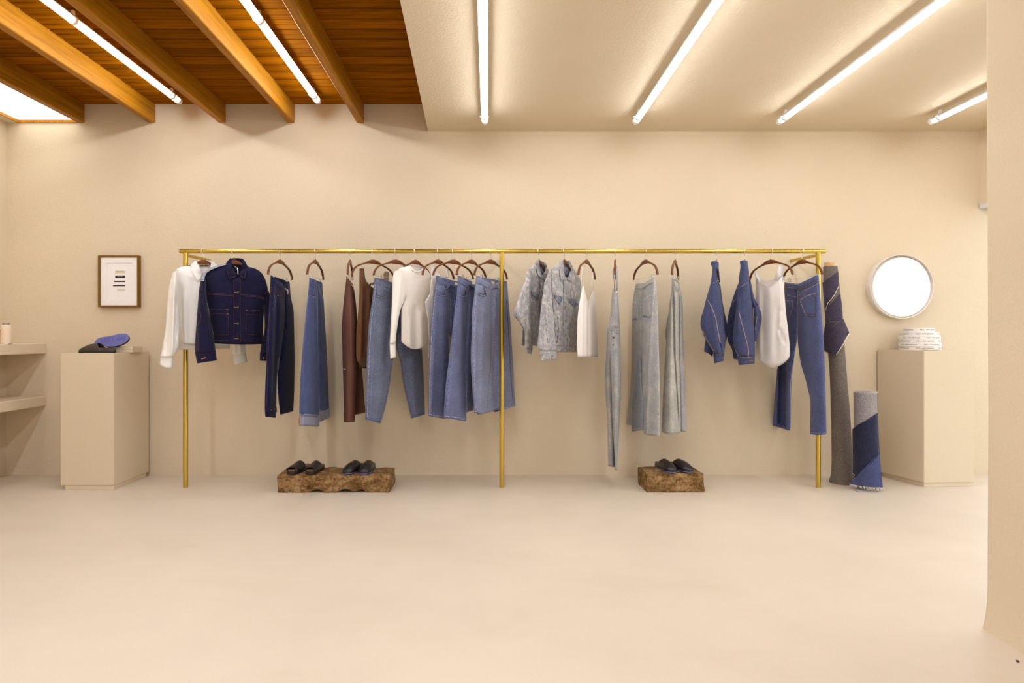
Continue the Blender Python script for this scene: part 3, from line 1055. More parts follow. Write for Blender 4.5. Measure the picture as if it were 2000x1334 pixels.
g.button(543, 577, M_SEAMO, 0.004)
g.patch('ankle_strap', [(518.5, 796.5), (540.5, 795.5)], [(518.5, 806), (541, 805)], M_INDIGO2, 0.007, 8, 3)
g.line('strap_stitch', [(521, 798.5), (538.5, 797.8), (538.8, 803.3), (521, 803.8), (521, 798.5)], M_SEAMI, 0.8, 0.009)
g.line('buttonhole', [(527.5, 801.2), (532, 800.8)], M_SEAMO, 1.3, 0.010)
g.button(535.5, 800.8, M_BTN, 0.005)
g.line('hem_stitch', [(547.5, 800), (560, 797.5), (573, 793.5)], M_SEAMI, 0.9)

# ================================================================ 4 mid blue jeans with turn-ups
pl = Plane(616.5, 90)
hanger(616.5, 90, 'wooden clip hanger holding the mid-blue jeans with pale turn-ups', (-0.12, 0.12))
g = Garment('jeans', 'mid-blue wide jeans with broad pale turned-up cuffs', 'jeans', pl)
waist_back(g, (604, 541.5, 629, 551.5, 3), (605, 566, 629, 574), M_MID, 0.05)
g.tube('leg', [(617, 553, 629.5, 553), (619, 565, 630.5, 572), (620, 582, 632, 585), (620.5, 623, 634.4, 623), (621, 670, 637.4, 670), (622, 716, 639.5, 716), (623, 763, 641.4, 763), (623.5, 806, 643, 797)], M_MID, 0.06, [(626, 590, 630, 790, 3, 0.014)], shift=0.055)
g.tube('turn_up', [(622.5, 802, 643.7, 797.5), (622.5, 825, 643.8, 815)], M_CUFFIN, 0.062, shift=0.055)
g.tube('leg', [(604, 541.6, 620, 552), (603, 560, 620, 566), (599.5, 593, 620, 590), (595, 635, 620.5, 635), (590, 693, 621.3, 693), (586.7, 739, 622.5, 739), (584, 809, 623.5, 811)], M_MID, 0.06, [(604, 560, 590, 810, 5, 0.012), (617, 570, 620, 810, 2, 0.014)], shift=-0.02)
g.tube('turn_up', [(583.8, 807, 623.6, 810), (584.6, 832, 623.7, 832)], M_CUFFIN, 0.066, shift=-0.02)
g.patch('waistband', [(605, 544), (612, 547), (619.5, 551.5)], [(604, 556), (611, 558), (618.5, 562)], M_MID, 0.004)
g.patch('front_pocket', [(604, 563), (617, 566)], [(603, 574), (616.5, 580)], M_MID, 0.003, bulge=0.004)
g.line('pocket_edge', [(605.5, 576.5), (611, 579.5), (616.8, 580.5)], M_SEAML, 1.5)
g.line('waist_stitch', [(604.3, 556.5), (611, 558.5), (618.5, 562.5)], M_SEAML, 1.2, 0.005)
g.line('waist_stitch', [(605.2, 545), (612, 548), (619, 552.5)], M_SEAML, 1.2, 0.005)
g.line('side_seam', [(604, 562), (600, 595), (595.5, 640), (590.8, 695), (587.5, 740), (585.3, 806)], M_SEAMM, 1.7)
g.line('fly_seam', [(620, 566), (619, 600), (620, 640), (619.5, 660)], M_SEAML, 1.5)
g.line('pocket_edge', [(624, 566), (628, 581), (632, 585)], M_SEAML, 1.4)
g.line('belt_loop', [(622.5, 558), (625, 572)], M_SEAML, 2.6, 0.005)
g.line('cuff_edge', [(584, 811), (600, 812.5), (623.5, 813)], M_SEAMM, 1.8, 0.004)
g.line('cuff_edge', [(624.5, 802.5), (634, 800.5), (643.5, 797.8)], M_SEAMM, 1.4, 0.004)
g.line('selvedge', [(584.6, 813), (583.4, 822), (584.6, 831)], M_SEAMO, 2.0, 0.003)

# ================================================================ 5 brown trousers, edge on
pl = Plane(684, 0)
hanger(684, 98, 'wooden clip hanger turned edge-on above the brown trousers', (-0.10, 0.10))
g = Garment('trousers', 'chocolate brown trousers hanging edge-on', 'trousers', pl)
waist_back(g, (677, 540, 690, 556), (677, 560, 691, 566), M_BROWN, 0.08, T=0.03)
g.tube('leg', [(690, 566, 692, 566), (692, 600, 696, 600), (694, 660, 700, 660), (693, 722, 707.3, 722), (693, 770, 711, 770), (693, 810, 714, 806)], M_BROWN, 0.05, shift=0.15)
g.tube('leg', [(676.8, 538.8, 689, 556), (675.4, 551, 690.5, 566), (671.6, 584, 693, 597), (669, 615, 695.8, 622), (667.8, 636, 697, 655), (668.6, 690, 697, 690), (669.8, 730, 696.6, 730), (671, 780, 694.5, 780), (671.6, 824.5, 693.3, 823.5)],
       M_BROWN, 0.10, [(674.5, 600, 675, 820, 1.6, 0.03, 's'), (690, 560, 694, 610, 2.2, -0.02), (684, 600, 686, 700, 4, 0.012)], crumple=0.006)
g.patch('waistband', [(677, 541), (683, 549), (689.5, 558)], [(676, 549), (682.5, 557), (690, 566)], M_BROWN, 0.004)
g.line('pocket_edge', [(690.5, 585), (686, 600), (682, 605), (686, 609), (692.5, 607)], M_BROWN, 1.6, 0.004)
g.line('side_seam', [(675, 600), (673.5, 690), (675, 820)], M_BROWN, 0.9)
g.line('swing_tag', [(670.5, 721.5), (675, 721.3)], M_TAGW, 1.7, 0.005)
g.line('swing_tag', [(685, 553), (689, 560)], M_TAGW, 2.2, 0.006)
g.line('hem_stitch', [(671.7, 812), (693.5, 811.5)], M_BROWN, 0.9)

# ================================================================ 6 brown mesh vest
pl = Plane(730, 53)
hanger(730, 53, 'wooden hanger carrying the brown mesh vest')
g = Garment('vest_top', 'sheer chocolate brown vest top between the brown trousers and washed jeans', 'top', pl)
g.tube('body', [(702, 524, 710.5, 524), (702, 545, 714, 546), (702, 560, 722.6, 557.5), (701.5, 577, 733, 566), (699, 615, 748, 600), (695.8, 653, 752, 640), (695.5, 690, 750, 665), (697, 703, 735, 676, 6), (704, 715, 716, 688, 2)],
       M_BSHEER, 0.035, [(708, 540, 704, 700, 2, 0.012), (715, 565, 712, 690, 3, -0.012), (722, 575, 721, 680, 2.5, 0.012), (729, 580, 729, 680, 2.5, -0.01)], crumple=0.006)
g.tube('back_panel', [(752, 530, 760, 531), (745, 543, 760, 547), (740, 560, 762, 562), (703, 600, 764, 600), (699, 660, 764, 660), (701, 719, 762, 723)], M_BSHEER2, 0.02, shift=0.045, cast=False)
g.line('neck_binding', [(710.5, 525), (713, 546), (717.5, 552.5), (723, 558), (731, 565)], M_INK, 1.0)
strip(g, 'neck_label', [(722.5, 556, 0.02), (731, 553, 0.02)], M_INK, 4.0, 0.0015)
strip(g, 'label_mark', [(725.2, 555.5, 0.017), (728, 554.4, 0.017)], M_TAGW, 1.2, 0.001)

# ================================================================ 7 washed blue jeans
pl = Plane(774, 48)
hanger(774, 48, 'wooden clip hanger holding the washed blue tapered jeans', (-0.13, 0.12))
g = Garment('jeans', 'washed blue tapered jeans with rounded front pocket, partly behind the cream knit top', 'jeans', pl)
waist_back(g, (733, 541.5, 790, 557, 4), (735, 565, 790, 580), M_JEAN7, 0.06)
g.tube('leg', [(768, 561, 796, 566), (770, 585, 803, 590), (772, 620, 810, 620), (774, 650, 818, 650), (774.3, 677, 824, 683), (782, 705, 826.8, 723), (787, 743, 828, 750), (794.6, 780, 829, 775), (803, 817, 829.8, 809)],
       M_JEAN7, 0.06, [(806, 700, 812, 810, 7, 0.012), (776, 610, 782, 650, 3, -0.02)], shift=0.045)
g.tube('leg', [(731.5, 542, 768, 561), (730, 559, 770, 575), (725, 597, 773, 605), (721, 628, 773, 640), (718, 666, 771, 668), (716, 717, 767, 704), (714, 768, 757, 775), (713, 819, 744, 826.5)],
       M_JEAN7, 0.06, [(733, 570, 723, 815, 3, 0.012), (749, 600, 742, 815, 9, 0.012)], shift=-0.02)
g.patch('waistband', [(733, 543.5), (748, 550), (768, 561.5)], [(731.5, 552), (746, 558.5), (767, 571)], M_JEAN7, 0.004, 10, 4)
g.patch('front_pocket', [(736.5, 556), (746, 559), (756, 569)], [(736, 578), (746, 580.5), (754, 579)], M_JEAN7, 0.004, 8, 6, bulge=0.006)
g.line('pocket_edge', [(744, 556), (752, 564), (756, 571), (755.8, 577), (752, 581), (744, 581), (733.5, 578)], M_SEAML, 1.7, 0.007)
g.line('waist_stitch', [(731.8, 552.5), (746, 559), (766.5, 571)], M_SEAML, 1.1, 0.005)
g.line('belt_loop', [(762, 558), (758, 571)], M_JEAN7, 3, 0.008)
g.line('side_seam', [(734, 556), (729.5, 590), (725.5, 630), (722, 680), (719.5, 740), (717.5, 817)], M_SEAML, 2.2)
g.line('inseam', [(765, 712), (758, 755), (751, 790), (741, 822)], M_SEAMM, 1.4)
g.line('inseam', [(776, 682), (783, 708), (788.5, 745), (796, 782), (804.5, 815)], M_SEAMM, 1.2)
hem_band(g, [(713.3, 815), (728, 817), (745, 822)], [(713.2, 819.5), (728, 822), (744, 826.7)], M_SEAMM)
hem_band(g, [(802, 812), (816, 809.5), (829.6, 805)], [(803.2, 816.8), (816, 814), (829.8, 809.2)], M_SEAMM)

# ================================================================ 8 cream knit top
pl = Plane(812, 50)
hanger(812, 50, 'wooden hanger inside the cream long-sleeved knit top', inside=True)
g = Garment('knit_top', 'cream rib-knit long-sleeved top with curved hem', 'top', pl)
g.tube('sleeve', [(834, 533, 843, 541), (833, 560, 842.8, 560), (832, 600, 842, 600), (833, 640, 841, 640), (835.5, 668, 840, 668), (836, 700, 839.5, 699)], M_CREAM, 0.03, shift=0.06)
g.tube('body', [(801, 519, 828, 522, 9), (790, 521, 834, 527, 8), (779, 525, 839, 533, 5), (776, 540, 842, 541), (786, 570, 838, 574), (791, 582, 830, 590), (784, 606, 835, 608), (783.5, 630, 837, 636), (783.5, 657, 836, 660), (783.3, 666, 835.5, 671, 9), (793.5, 676, 827, 678, 5)],
       M_CREAM, 0.04, [(800, 620, 801, 676, 3, 0.012), (811, 600, 812, 680, 5, -0.014), (822, 610, 824, 678, 4, 0.012), (795, 600, 797, 670, 4, 0.006)], crumple=0.005)
g.tube('sleeve', [(770, 530, 784, 525), (767.2, 541, 790, 545), (766, 570, 791.5, 578), (765, 599, 781, 609), (762.4, 648, 776, 639), (761, 671, 772, 671)], M_CREAM, 0.038, [(783, 545, 773, 640, 4, 0.010)], shift=-0.045)
g.tube('cuff', [(761, 670, 772.3, 670), (762.2, 701, 773, 698)], M_CREAM, 0.026, shift=-0.045)
g.line('armhole_seam', [(782, 525), (789, 545), (791.5, 578)], M_CREAM, 1.2)
g.line('neck_rib', [(801, 519.5), (806, 528.5), (814, 532), (822, 529.5), (828, 523)], M_CREAM, 3.0, 0.007)
g.line('cuff_seam', [(761, 671), (772.2, 671.3)], M_CREAM, 1.4, 0.003)
g.tube('back_neck', [(800, 517, 829, 522, 3), (804, 530, 826, 532, 2)], M_CREAM, 0.003, shift=0.02, cast=False, hem=False)
strip(g, 'neck_label', [(809.5, 531, 0.0), (815, 531.5, 0.0)], M_INK, 0.8, 0.0015)

# ================================================================ 9 sheer white vest
pl = Plane(857, 61)
hanger(857, 61, 'wooden hanger carrying the sheer white vest behind the jeans')
g = Garment('vest_top', 'sheer white vest top mostly hidden between the cream top and dusty blue jeans', 'top', pl)
g.tube('body', [(841.5, 517, 849, 516.5), (842, 530, 851, 530), (842, 548, 868, 541), (839, 575, 878, 560), (831, 592, 882, 580), (836, 630, 884, 630), (838, 660, 884, 668), (842, 682, 882, 690, 4)], M_SHEER, 0.022, [(846, 560, 846, 680, 2, 0.008)], shift=0.03)
strip(g, 'strap', [(872.5, 523, 0.03), (874.5, 538, 0.03), (869, 548, 0.03)], M_SHEER, [5, 5, 6])
g.line('armhole_binding', [(842.5, 545), (840, 574), (830, 591)], M_WHITE, 1.0)

# ================================================================ 10 dusty blue jeans
pl = Plane(886.5, 48)
hanger(886.5, 48, 'wooden clip hanger holding the dusty blue wide jeans', (-0.13, 0.12))
g = Garment('jeans', 'dusty blue wide jeans hanging in front of the sheer white vest', 'jeans', pl)
waist_back(g, (853, 538, 902, 552, 4), (855, 565, 902, 578), M_JEAN10, 0.05, (883.5, 551, 897, 558))
g.tube('leg', [(876, 556, 903, 566), (877, 580, 906, 590), (876, 620, 908, 625), (876.5, 648, 910, 655), (881, 660, 911, 680), (884, 700, 912, 720), (886, 760, 912, 765), (888, 806, 912, 803)], M_JEAN10, 0.055, [(884, 570, 888, 645, 3, -0.012)], shift=0.07)
g.tube('leg', [(852, 538.6, 876, 553), (850.5, 560, 876.5, 568), (844, 613, 875.5, 613), (840.5, 659, 876, 659), (838, 706, 876.5, 700), (837, 752, 876, 752), (836.5, 812, 870, 817.5)], M_JEAN10, 0.055, [(852, 560, 842, 810, 3, 0.008), (868, 590, 868, 810, 7, 0.012)], shift=-0.01)
g.patch('waistband', [(854, 541), (864, 546), (890, 561)], [(852.5, 551), (863, 556), (889, 571)], M_JEAN10, 0.004, 10, 4)
g.patch('front_pocket', [(853.5, 556), (866, 559)], [(851.5, 575), (873, 578)], M_JEAN10, 0.004, 8, 6, bulge=0.006)
g.leaf('pocket_opening', [(858.5, 571.5, .010), (866, 571, .010), (871, 575, .010), (866, 575.5, .010)], M_DARKIN, 0.002)
g.line('pocket_edge', [(866, 559), (871, 570), (874, 576.5), (866, 578), (851, 574.5)], M_SEAML, 1.7, 0.007)
g.line('belt_loop', [(878, 556), (872.5, 565)], M_JEAN10, 3, 0.008)
g.line('waist_stitch', [(852.5, 551.5), (863, 556.5), (889, 571.5)], M_SEAML, 1.1, 0.005)
g.line('side_seam', [(853, 556), (848.5, 590), (845, 625), (842.5, 665), (840.5, 710), (839.5, 755), (839.2, 810)], M_SEAML, 2.0)
g.line('fly_seam', [(889, 572), (887, 592), (884, 600)], M_SEAML, 1.4)
hem_band(g, [(836.6, 808), (852, 811), (870, 813)], [(836.5, 812.5), (852, 816), (870, 817.6)], M_SEAML)

# ================================================================ 11 soft blue jeans
pl = Plane(921.5, 60)
hanger(921.5, 60, 'wooden clip hanger holding the soft blue flared jeans', (-0.125, 0.10))
g = Garment('jeans', 'soft blue wide jeans, middle of the three by the brass centre post', 'jeans', pl)
waist_back(g, (894, 538, 931, 552.5, 3), (895, 560, 931, 575), M_JEAN11, 0.05, (917.5, 549.5, 928, 556))
g.tube('leg', [(913, 557, 930, 567), (914, 590, 931, 595), (910, 650, 930, 660), (905, 710, 929, 720), (904, 760, 927, 765), (906, 806, 925, 801.5)], M_JEAN11, 0.05, [(918, 580, 914, 790, 4, 0.012)], shift=0.08)
g.tube('leg', [(894, 538.6, 915, 552), (892.7, 566, 916, 566), (887, 613, 913, 613), (882, 659, 911, 659), (876.4, 706, 909, 706), (870.6, 752, 910, 752), (866, 816, 911, 822)], M_JEAN11, 0.058, [(900, 575, 906, 760, 2, -0.03, 's'), (888, 620, 878, 810, 8, 0.010)], shift=-0.01)
g.patch('waistband', [(895, 541), (904, 545.5), (927, 561)], [(894, 551), (903, 556), (926, 570)], M_JEAN11, 0.004, 10, 4)
g.patch('front_pocket', [(900, 557), (908, 560)], [(899, 577), (911, 578)], M_JEAN11, 0.004, 8, 6, bulge=0.005)
g.line('pocket_edge', [(908, 558), (911, 568), (912, 577), (905, 580), (898, 575.5)], M_SEAML, 1.7, 0.007)
g.leaf('pocket_opening', [(908.5, 566, .012), (910.5, 572, .012), (910, 577, .012), (908, 574, .012)], M_DARKIN, 0.002)
g.line('belt_loop', [(919, 556), (914.5, 567)], M_JEAN11, 2.6, 0.008)
g.line('side_seam', [(896, 556), (891.5, 610), (885.5, 660), (880, 706), (874.5, 752), (868.5, 815)], M_SEAMM, 1.9)
g.line('front_seam', [(912, 580), (918, 604)], M_SEAML, 1.2)
g.line('inseam', [(908, 715), (911, 752), (912.5, 806)], M_SEAML, 1.5)
hem_band(g, [(866.3, 812), (888, 814), (911, 818)], [(866, 816.5), (888, 819), (911, 822.5)], M_SEAML)

# ================================================================ 12 pale blue jeans
pl = Plane(959.5, 54)
hanger(959.5, 54, 'wooden clip hanger holding the pale blue jeans behind the centre post', (-0.12, 0.11))
g = Garment('jeans', 'pale blue wide jeans hanging just behind the brass centre post', 'jeans', pl)
waist_back(g, (930, 539, 990, 549, 4), (931, 562, 992, 575), M_JEAN12, 0.055, (956, 549, 966, 555))
g.tube('leg', [(956, 556, 991, 554), (954, 580, 992.6, 580), (954, 625, 996, 617), (957, 655, 999.5, 671), (958, 700, 1003, 729), (944, 760, 1004.5, 765), (932, 810, 1006.5, 793)],
       M_JEAN12, 0.06, [(968, 570, 966, 640, 3, 0.014), (980, 600, 984, 790, 7, -0.008), (966, 690, 962, 790, 3, -0.015)], shift=0.05)
g.tube('leg', [(930, 539.7, 958, 553), (928, 560, 959, 566), (925, 585, 959.5, 590), (922.5, 605, 959, 620), (920.6, 659, 960, 659), (919.4, 694, 959, 694), (921.7, 752, 955.4, 752), (926.4, 806.5, 950.8, 807)],
       M_JEAN12, 0.055, [(930, 570, 926, 800, 3, 0.010), (946, 590, 940, 800, 5, 0.012), (956, 600, 957, 700, 3, 0.01)], shift=-0.02)
g.patch('waistband', [(931, 541.5), (942, 546.5), (958, 556)], [(929, 552), (940, 556), (956, 565)], M_JEAN12, 0.004, 10, 4)
g.patch('waistband', [(959, 557.5), (975, 551)], [(958, 565.5), (975, 563)], M_JEAN12, 0.004, 8, 3)
g.patch('front_pocket', [(930, 556), (944, 559)], [(928, 572), (950, 577)], M_JEAN12, 0.004, 8, 6, bulge=0.005)
g.line('pocket_edge', [(945, 558), (948.5, 568), (951.5, 577), (944, 579), (930, 572.5)], M_SEAML, 1.7, 0.007)
g.leaf('pocket_opening', [(945.5, 562, .012), (948, 570, .012), (949.5, 576, .012), (946.5, 573, .012)], M_DARKIN, 0.002)
g.line('fly_seam', [(964.5, 563), (964.2, 590), (962.5, 640)], M_SEAML, 1.3)
g.line('fly_stitch', [(970, 565), (969.5, 592), (965, 604)], M_SEAML, 1.2)
g.line('belt_loop', [(955, 552), (952, 566)], M_JEAN12, 2.8, 0.008)
g.line('swing_tag', [(971, 553), (974.5, 563)], M_TAG, 1.5, 0.006)
g.line('side_seam', [(932, 560), (929, 595), (926.5, 640), (925, 690), (926.5, 750), (929.5, 803)], M_SEAML, 2.4)
g.line('side_seam', [(989, 585), (993, 640), (997, 720), (1002, 790)], M_SEAMM, 1.8)
g.line('inseam', [(953.5, 745), (951, 775), (948.5, 803)], M_SEAML, 1.5)
g.line('inseam', [(962, 652), (967, 666), (971.5, 687)], M_SEAML, 1.3)
g.line('pocket_edge', [(984, 583), (992.5, 581)], M_SEAML, 1.5)
hem_band(g, [(926, 802), (938, 803.5), (951, 803)], [(926.4, 806.8), (938, 808.5), (950.9, 807.3)], M_SEAML)
hem_band(g, [(965, 800.5), (985, 796), (1006, 789)], [(965, 805), (985, 800.5), (1006.3, 793.2)], M_SEAML)

# ================================================================ 13 acid wash jacket, left
pl = Plane(1053, 60)
hanger(1053, 60, 'wooden hanger inside the acid-wash jacket next to the centre post', inside=0.52)
g = Garment('denim_jacket', 'acid-wash pale denim jacket next to the centre post, elbow pushed out', 'jacket', pl, hang_y=508)
g.tube('body', [(1046, 515, 1067, 520, 20), (1040, 519, 1071, 527, 16), (1034, 527, 1076, 538, 8), (1033, 545, 1079, 555), (1034, 600, 1081, 600), (1034, 648, 1080, 650), (1033, 675, 1079, 676)], M_ACID, 0.06,
       [(1055, 548, 1053, 675, 1.6, -0.02), (1046, 560, 1044, 670, 4, 0.012)], crumple=0.006)
g.tube('back_panel', [(1022, 630, 1040, 630), (1019, 655, 1040, 655), (1018, 675, 1040, 676)], M_ACID, 0.03, shift=0.06)
g.tube('sleeve', [(1030, 527, 1037, 524), (1025, 546, 1037.5, 548), (1016.4, 569, 1036.5, 569), (1006.5, 599, 1037.5, 599), (1002.4, 612, 1038.3, 612), (1007.5, 620, 1038.8, 622), (1018, 637, 1039.7, 640), (1024.8, 650, 1040.3, 655), (1025.3, 679, 1040.3, 681)],
       M_ACID, 0.06, [(1030, 550, 1028, 650, 2.2, 0.05, 's'), (1020, 580, 1026, 640, 4, -0.014)], shift=-0.06, crumple=0.006)
g.tube('cuff', [(1025.3, 678, 1040.5, 680), (1027.5, 690, 1038.3, 692)], M_ACID, 0.04, shift=-0.06)
g.tube('collar_stand', [(1050, 507, 1066, 514, 1), (1052, 532, 1064, 535, 3)], M_ACIDB, 0.004, shift=0.03, cast=False, hem=False)
g.leaf('collar', [(1044, 516, .006), (1046, 509, .008), (1052, 507.5, .012), (1053.5, 515, .03), (1054, 526, .034), (1058.6, 541, .03), (1057, 545, .02), (1051, 537, .016), (1048, 526, .014)], M_ACID, 0.006)
g.leaf('collar', [(1062, 512, .010), (1066.5, 515, .008), (1070, 529, .008), (1068, 538, .012), (1066, 547, .014), (1060, 543.5, .022), (1063.5, 537, .03), (1065, 526, .026)], M_ACID, 0.006)
g.patch('pocket_flap', [(1037, 568.5), (1053, 575)], [(1039, 576), (1045, 580), (1047.5, 588), (1052, 582)], M_ACIDB, 0.008, 8, 4)
g.line('pocket_seam', [(1039.5, 580), (1040, 610), (1047, 616)], M_SEAMA, 1.2)
g.line('placket_edge', [(1055, 548), (1054.5, 610), (1053, 674)], M_ACIDB, 1.4)
g.line('armhole_seam', [(1034, 530), (1036.5, 548), (1036.5, 570)], M_SEAMA, 1.5)
g.line('shoulder_seam', [(1038, 528), (1046, 522)], M_SEAMA, 1.3)
g.line('sleeve_seam', [(1016.5, 569), (1022, 578), (1028, 587)], M_SEAMA, 1.4)
g.line('sleeve_seam', [(1004, 615), (1014, 628), (1025, 645)], M_ACIDB, 2.2)
g.line('waist_seam', [(1041, 665), (1053, 666)], M_SEAMA, 1.3)
g.line('cuff_seam', [(1025.6, 679.5), (1040, 682)], M_ACIDB, 1.2)
g.button(1050.5, 583, M_BTNC, 0.005)

# ================================================================ 14 acid wash jacket, right
pl = Plane(1103, 54)
hanger(1103, 54, 'wooden hanger inside the acid-wash jacket beside the ivory camisole', inside=0.52)
g = Garment('denim_jacket', 'acid-wash pale denim jacket with copper buttons beside the ivory camisole', 'jacket', pl, hang_y=508)
g.tube('sleeve', [(1126, 536, 1131, 540), (1127, 553, 1135, 553), (1127, 575, 1135, 575), (1127, 600, 1133, 600), (1127, 640, 1131, 640), (1126, 680, 1129, 680)], M_ACID, 0.04, shift=0.06)
g.tube('body', [(1092, 517, 1117, 521, 24), (1084, 519.5, 1123, 528, 20), (1077.5, 524, 1128, 537, 10), (1075, 534, 1130, 548, 4), (1077, 566, 1129, 570), (1079, 605, 1127.6, 605), (1083, 638, 1127, 640), (1084, 670, 1126.7, 672), (1084, 688.5, 1126.6, 687.5)],
       M_ACID, 0.055, [(1101, 548, 1102, 686, 1.5, -0.014), (1088, 560, 1094, 670, 4, 0.010), (1092, 600, 1086, 625, 4, -0.014), (1118, 600, 1118, 685, 5, 0.008)], crumple=0.006)
g.tube('sleeve', [(1072, 528, 1079, 522), (1068, 540, 1076, 540), (1064, 550, 1076.5, 552), (1059.8, 576, 1077.5, 576), (1055.7, 609, 1080, 609), (1051.6, 655, 1084, 655), (1049.5, 677, 1085.5, 679), (1052.5, 684, 1086, 685)],
       M_ACID, 0.06, [(1066, 600, 1074, 680, 2.4, 0.016), (1060, 590, 1058, 680, 5, -0.008)], shift=-0.055, crumple=0.006)
g.tube('cuff', [(1052.5, 683, 1086.3, 686), (1056.5, 705.3, 1087, 702)], M_ACID, 0.05, shift=-0.056)
g.tube('collar_stand', [(1098, 507, 1113, 510, 1), (1100, 532, 1112, 535, 4)], M_ACIDB, 0.004, shift=0.03, cast=False, hem=False)
g.leaf('collar', [(1091.5, 517, .008), (1092.5, 510, .008), (1096, 507.5, .010), (1099.5, 508, .014), (1101, 518, .032), (1102, 532, .036), (1105, 543.5, .028), (1102.5, 547, .02), (1095.5, 547.5, .018), (1093.5, 533, .018)], M_ACID, 0.006)
g.leaf('collar', [(1111, 510.5, .012), (1115, 513, .008), (1118, 519, .006), (1118.5, 535, .010), (1117.8, 550.5, .014), (1108.5, 545.5, .022), (1110.5, 539, .03), (1113.5, 528, .028)], M_ACID, 0.006)
g.patch('placket', [(1101.2, 548), (1109.5, 549)], [(1101.8, 687), (1111, 687)], M_ACID, 0.004, 4, 24)
g.line('placket_edge', [(1101, 547), (1101.5, 610), (1102, 687)], M_ACIDB, 1.3, 0.005)
g.line('placket_seam', [(1108.5, 552), (1109.5, 600), (1110.5, 672)], M_SEAMA, 1.4, 0.007)
g.patch('pocket_flap', [(1082.5, 576), (1099, 580)], [(1083.5, 581), (1088, 588), (1094, 596), (1098, 586)], M_ACIDB, 0.008, 8, 4)
g.patch('pocket_flap', [(1111, 583), (1127, 585.5)], [(1112, 587), (1117, 594), (1124, 599), (1129.5, 595)], M_ACIDB, 0.012, 8, 4)
g.line('flap_edge', [(1111.5, 586), (1117, 594), (1124, 599), (1129, 594.5)], M_SEAMA, 1.1, 0.015)
g.line('pocket_seam', [(1113, 597), (1114, 617), (1122, 624), (1127, 622)], M_SEAMA, 1.4)
g.line('pocket_seam', [(1083, 588), (1092, 609), (1080, 621)], M_SEAMA, 1.2)
g.line('yoke_seam', [(1082, 574.5), (1101, 578)], M_SEAMA, 1.2)
g.line('yoke_seam', [(1110, 581), (1128, 583)], M_SEAMA, 1.2)
g.line('armhole_seam', [(1075.5, 533), (1075.5, 555), (1078.5, 600), (1083.5, 645), (1085.5, 680)], M_SEAMA, 1.5)
g.line('shoulder_seam', [(1077.5, 526), (1084, 521.5), (1092, 518.5)], M_SEAMA, 1.3)
g.line('shoulder_seam', [(1119, 528), (1127, 537)], M_SEAMA, 1.3)
g.line('sleeve_seam', [(1058, 610), (1063, 625), (1069, 645), (1073, 682)], M_SEAMA, 1.7)
g.line('waist_seam', [(1085, 675.5), (1101, 676)], M_ACIDB, 1.5)
g.line('waist_seam', [(1111, 676), (1126.5, 677.5)], M_ACIDB, 1.5)
g.line('panel_seam', [(1090, 620), (1091, 645), (1088, 670)], M_ACIDB, 2.2)
g.line('cuff_seam', [(1055, 689.5), (1070, 688), (1086, 688.5)], M_SEAMA, 2.0)
for x, y in ((1105, 574), (1103.6, 600.5), (1103.5, 627), (1103.5, 654), (1104.2, 681), (1078, 696), (1124.5, 593)):
    g.button(x, y, M_BTNC, 0.0075)

# ================================================================ 15 ivory camisole
pl = Plane(1146.5, 64)
hanger(1146.5, 64, 'wooden hanger carrying the ivory strappy camisole')
g = Garment('camisole', 'ivory satin camisole with thin straps', 'top', pl)
g.tube('body', [(1138.7, 556, 1159.8, 567, 34), (1136, 568, 1161, 574, 29), (1134.3, 576, 1162, 582, 20), (1130.8, 597, 1163.2, 601, 8), (1127.6, 630, 1165, 632), (1127, 671, 1167, 671), (1128.2, 697, 1168, 697)],
       M_SATIN, 0.045, [(1139, 575, 1137, 695, 2.5, 0.016), (1145, 600, 1144.5, 697, 2.0, 0.018), (1148.5, 600, 1149.5, 697, 2.0, -0.026), (1156, 600, 1157, 697, 4, 0.014), (1163, 600, 1163, 690, 2.5, 0.008)], crumple=0.005, vneck=True, backsag=0.9)
strip(g, 'strap', [(1136.6, 521, -0.008), (1138.2, 540, -0.006), (1139, 557, -0.004)], M_SATIN, 1.7, 0.0015)
strip(g, 'strap', [(1134.6, 523, 0.008), (1135.5, 545, 0.02), (1137, 570, 0.02)], M_SATIN, 1.3, 0.0015)
strip(g, 'strap', [(1159.8, 531.5, -0.008), (1159.8, 550, -0.006), (1159.6, 568, -0.004)], M_SATIN, 1.3, 0.0015)
strip(g, 'strap', [(1158, 531, 0.008), (1155.5, 552, 0.03), (1153, 577, 0.03)], M_SATIN, 1.3, 0.0015)
g.line('neck_edge', [(1139, 557), (1143, 575), (1148.5, 594), (1154, 580), (1159.6, 567.5)], M_SATIN, 1.0, 0.003)

# ================================================================ 16 light wash dungarees, edge on
pl = Plane(1201.5, 0)
hanger(1201.5, 78, 'wooden hanger turned edge-on inside the dungaree straps')
g = Garment('dungarees', 'light-wash denim dungarees hanging edge-on, long legs near the floor', 'dungarees', pl)
strip(g, 'strap', [(1198.5, 545, 0.14), (1198, 530, 0.10), (1200.5, 521.5, 0.06), (1203, 520.5, -0.05), (1205, 530, -0.10), (1206, 566, -0.14)], M_BLEACH, 3.4, 0.004)
strip(g, 'strap', [(1199.5, 530, 0.05), (1200, 548, 0.08), (1200.5, 572, 0.10)], M_BLEACH2, 2.6, 0.003)
strip(g, 'strap', [(1203, 524, -0.08), (1203.6, 545, -0.10), (1204.5, 568, -0.12)], M_BLEACH, 2.4, 0.003)
g.tube('bib', [(1196.5, 562, 1199.5, 570), (1195.4, 575, 1207.5, 575), (1193.5, 595, 1208.2, 595), (1191, 620, 1209.5, 620), (1187, 640, 1211, 642), (1186, 652, 1211.5, 652)], M_BLEACH, 0.11, [(1202, 585, 1194, 640, 1.3, 0.03, 's'), (1204, 590, 1205, 640, 2.5, 0.014)], crumple=0.006)
